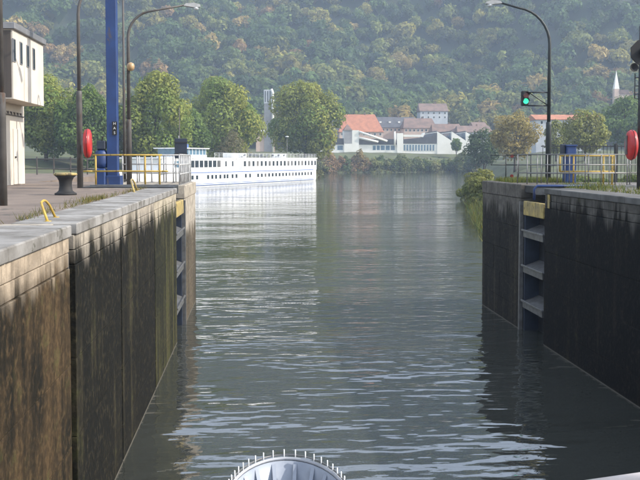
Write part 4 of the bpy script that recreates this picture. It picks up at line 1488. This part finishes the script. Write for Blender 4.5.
# right bank: grassy shrub by the pier, grass below the fence
for k, (px, py, yy, hh, rr, lab) in enumerate((
        (482, 206, 116, 5.2, 2.6, 'dense olive green bank shrub hanging over the water by the right pier'),
        (476, 199, 132, 4.0, 2.8, 'lower olive shrub at the water just beyond the pier shrub'),
        (487, 190, 108, 4.6, 2.5, 'tall grassy shrub half hidden by the dark right pier'))):
    x = at_y(px, 170, yy).x
    make_shrub('bank_shrub', lab, x, yy, hh, rr, (.17, .17, .05), (.11, .13, .04), 'shrubs on the right bank', 300 + k, 4200, .16, z=min(ground1(x, yy), .3) - .4)
shl = ['leafy shrub behind the low rail fence, beside the control building', 'pale twiggy shrub behind the low rail fence, left of the red case', 'green shrub behind the low rail fence, under the blue column',
       'low shrub behind the left walkway railings', 'grey green shrub between the thin mast and the ship wheelhouse']
for k, (px, yy, hh, rr) in enumerate(((42, 66, 1.3, 1.6), (67, 64, 2.0, 1.2), (98, 70, 1.7, 1.5), (140, 96, 3.6, 3.6), (168, 112, 3.8, 3.4))):
    x = at_y(px, 160, yy).x
    make_shrub('quay_shrub', shl[k], x, yy, hh, rr, (.10, .12, .04), (.13, .12, .06), 'shrubs behind the left quay', 320 + k, 1800 if k < 3 else 2600, .09 if k < 3 else .17)
shr = ['rounded hedge shrub behind the iron fence, nearest the golden tree', 'rounded hedge shrub behind the iron fence, middle one', 'rounded hedge shrub behind the iron fence, nearest the signal mast']
for k, (px, yy) in enumerate(((535, 92), (590, 84), (634, 80))):
    x = at_y(px, 160, yy).x
    make_shrub('hedge_shrub', shr[k], x, yy, 1.6, 3.2, (.06, .10, .03), (.10, .12, .035), 'hedge shrubs behind the iron fence', 340 + k, 2600, .13)


def grass(name, label, pts, hmin, hmax, wid, base):
    rng = np.random.default_rng(len(pts))
    P = np.asarray(pts)
    n = len(P)
    a = rng.uniform(0, 2 * math.pi, n)
    h = rng.uniform(hmin, hmax, n)
    lean = rng.normal(0, .35, (n, 2)) * h[:, None]
    dx, dy = np.cos(a) * wid, np.sin(a) * wid
    v = np.stack([P + np.stack([-dx, -dy, np.zeros(n)], 1), P + np.stack([dx, dy, np.zeros(n)], 1),
                  P + np.stack([lean[:, 0] + dx * .2, lean[:, 1] + dy * .2, h], 1), P + np.stack([lean[:, 0] - dx * .2, lean[:, 1] - dy * .2, h], 1)], 1).reshape(-1, 3)
    o = leaf_obj(name, v, np.arange(n * 4).reshape(n, 4), tint(base, n, rng, .3, .2))
    tag(o, label, 'grass', None, 'stuff')
    return o


rng = np.random.default_rng(3)
pts = []
for k in range(90):
    y = rng.uniform(9, 31)
    x = XL - .98 + rng.normal(0, .05) - (.12 if rng.random() < .3 else 0)
    m = int(rng.integers(2, 16))
    pts += [(x - abs(rng.normal(0, .10)), y + rng.normal(0, .18), G - .012) for _ in range(m)]
for k in range(26):     # thicker tuft by the gate
    pts += [(XL - 1.05 - abs(rng.normal(0, .2)), 21.5 + rng.normal(0, .9), G - .012) for _ in range(14)]
grass('quay_grass', 'tufts of dry grass behind the left coping stones', pts, .03, .13, .006, (.15, .14, .045))
pts = [(XR + 1.0 + abs(rng.normal(0, .5)), rng.uniform(22, 31), G - .012) for _ in range(700)] + [(rng.uniform(XR + .3, XR + 2.8), rng.uniform(33.5, 36.6), G + .06) for _ in range(2500)]
pts += [(at_y(590, 180, 30).x + rng.normal(0, .5), 30 + rng.normal(0, .5), G - .02) for _ in range(500)]
grass('pier_grass', 'rough grass growing on top of the right pier and quay', pts, .06, .22, .01, (.12, .14, .04))
pts = []
X = rng.uniform(12, 36, 30000)
Y = rng.uniform(40, 135, 30000)
Z = ground(X, Y)
k = Z > -.1
grass('bank_grass', 'long grass on the right river bank behind the pier', np.stack([X[k], Y[k], Z[k] - .03], 1), .3, 1.0, .045, (.12, .135, .04))

# ------------------------------------------------------------------ own boat: bow and rail
bt = thing('tour_boat', 'pale rounded bow of the tour boat with rail stanchions, in the foreground', 'boat', (.26, 9.0, 0))
BX, BY, BZ = .26, 9.72, 2.795


def bow_w(d):
    return .60 * math.sqrt(max(0, 1 - (1 - min(d, 1.2) / 1.2) ** 2)) if d < 1.0 else .592 + .16 * (d - 1.0) + .02 * (d - 1.0) ** 1.5


ds = [0, .02, .06, .12, .2, .3, .42, .56, .72, .88, 1.0, 1.5, 2.2, 3, 4, 5, 6, 7]
side = [(BX - bow_w(d), BY - d) for d in reversed(ds)] + [(BX + bow_w(d), BY - d) for d in ds[1:]]


def ring(k, z, inset=0.0):
    out = []
    for (x, y) in side:
        dx, dy = x - BX, y - (BY - .9)
        out.append((BX + dx * (k - inset), BY - .9 + (dy * (k - inset) if dy > 0 else dy), z))
    return out


rows = [ring(.55, -.5), ring(.72, .6), ring(.95, 2.2), ring(1.0, BZ), ring(1.0, BZ, .03), ring(.97, BZ - .27, .06)]
vs = [p for r_ in rows for p in r_]
n = len(side)
fs = [(i * n + j, i * n + j + 1, (i + 1) * n + j + 1, (i + 1) * n + j) for i in range(len(rows) - 1) for j in range(n - 1)]
hl = MB().add(vs, [tuple(reversed(f)) for f in fs], True).build('hull', M['bow_paint'], bt)
dk = ring(.96, BZ - .25)
h_ = len(dk) // 2
vs = dk
fs = [(j, j + 1, n - 2 - j, n - 1 - j) for j in range(h_)]
MB().add(vs, fs).build('fore_deck', M['bow_deck'], bt)
MB().tube([(p[0], p[1], BZ + .02) for p in ring(1.0, 0)], .018, 8).build('gunwale', M['bow_deck'], bt)
MB().tube([(p[0], p[1], BZ + .055) for p in ring(1.015, 0)], .009, 6).build('hand_rail', M['galv'], bt)
rg = ring(1.0, 0)
# evenly spaced stanchions and inside brackets
acc, last, pos_ = 0, None, []
pp = [Vector((p[0], p[1], 0)) for p in rg]
tot = sum((pp[i + 1] - pp[i]).length for i in range(len(pp) - 1))
step, goal, run = .125, 0.0, 0.0
for i in range(len(pp) - 1):
    L_e = (pp[i + 1] - pp[i]).length
    while goal <= run + L_e:
        pos_.append(pp[i].lerp(pp[i + 1], (goal - run) / L_e))
        goal += step
    run += L_e
for i, q in enumerate(pos_):
    if q.y < BY - 3:
        continue
    MB().tube([(q.x, q.y, BZ), (q.x, q.y, BZ + .12)], .0065, 6).build('stanchion', M['white'], bt)
    if i % 2 == 0:
        inn = Vector((BX, BY - .95, 0))
        dirv = (inn - q).normalized()
        sd = Vector((-dirv.y, dirv.x, 0)) * .02
        a, b = q + dirv * .04, q + dirv * .17
        br = MB()
        br.add([(a + sd) + Vector((0, 0, BZ - .24)), (b + sd) + Vector((0, 0, BZ - .24)), (a + sd) + Vector((0, 0, BZ - .02)), (a - sd) + Vector((0, 0, BZ - .24)), (b - sd) + Vector((0, 0, BZ - .24)), (a - sd) + Vector((0, 0, BZ - .02))],
               [(0, 1, 2), (5, 4, 3), (1, 4, 5, 2), (0, 3, 4, 1), (2, 5, 3, 0)])
        br.build('bracket', M['bow_paint'], bt)
a_, b_ = at_y(585, 487.5, 2.6), at_y(700, 471.5, 2.45)
tr = MB()
tr.tube([a_, b_], .022, 10)
tr.build('deck_rail', M['rail_beige'], bt)
MB().tube([b_ + Vector((0, 0, -.01)), b_ + Vector((0, 0, -1.0))], .018, 8).build('rail_post', M['rail_beige'], bt)

forest()

# ------------------------------------------------------------------ haze
hz = MB().box(-800, 960, -120, 1330, -4, 500)
hzo = hz.build('haze', None) if False else None
me = hz.mesh('haze')
m = bpy.data.materials.new('haze_air')
m.use_nodes = True
N = m.node_tree.nodes
N.remove(N['Principled BSDF'])
v = N.new('ShaderNodeVolumePrincipled')
v.inputs['Color'].default_value = (.65, .79, 1.0, 1)
v.inputs['Density'].default_value = .00030
v.inputs['Anisotropy'].default_value = .0
m.node_tree.links.new(v.outputs[0], N['Material Output'].inputs['Volume'])
me.materials.append(m)
hzo = bpy.data.objects.new('haze', me)
link(hzo)
tag(hzo, 'thin blue haze in the valley air', 'haze', None, 'stuff')
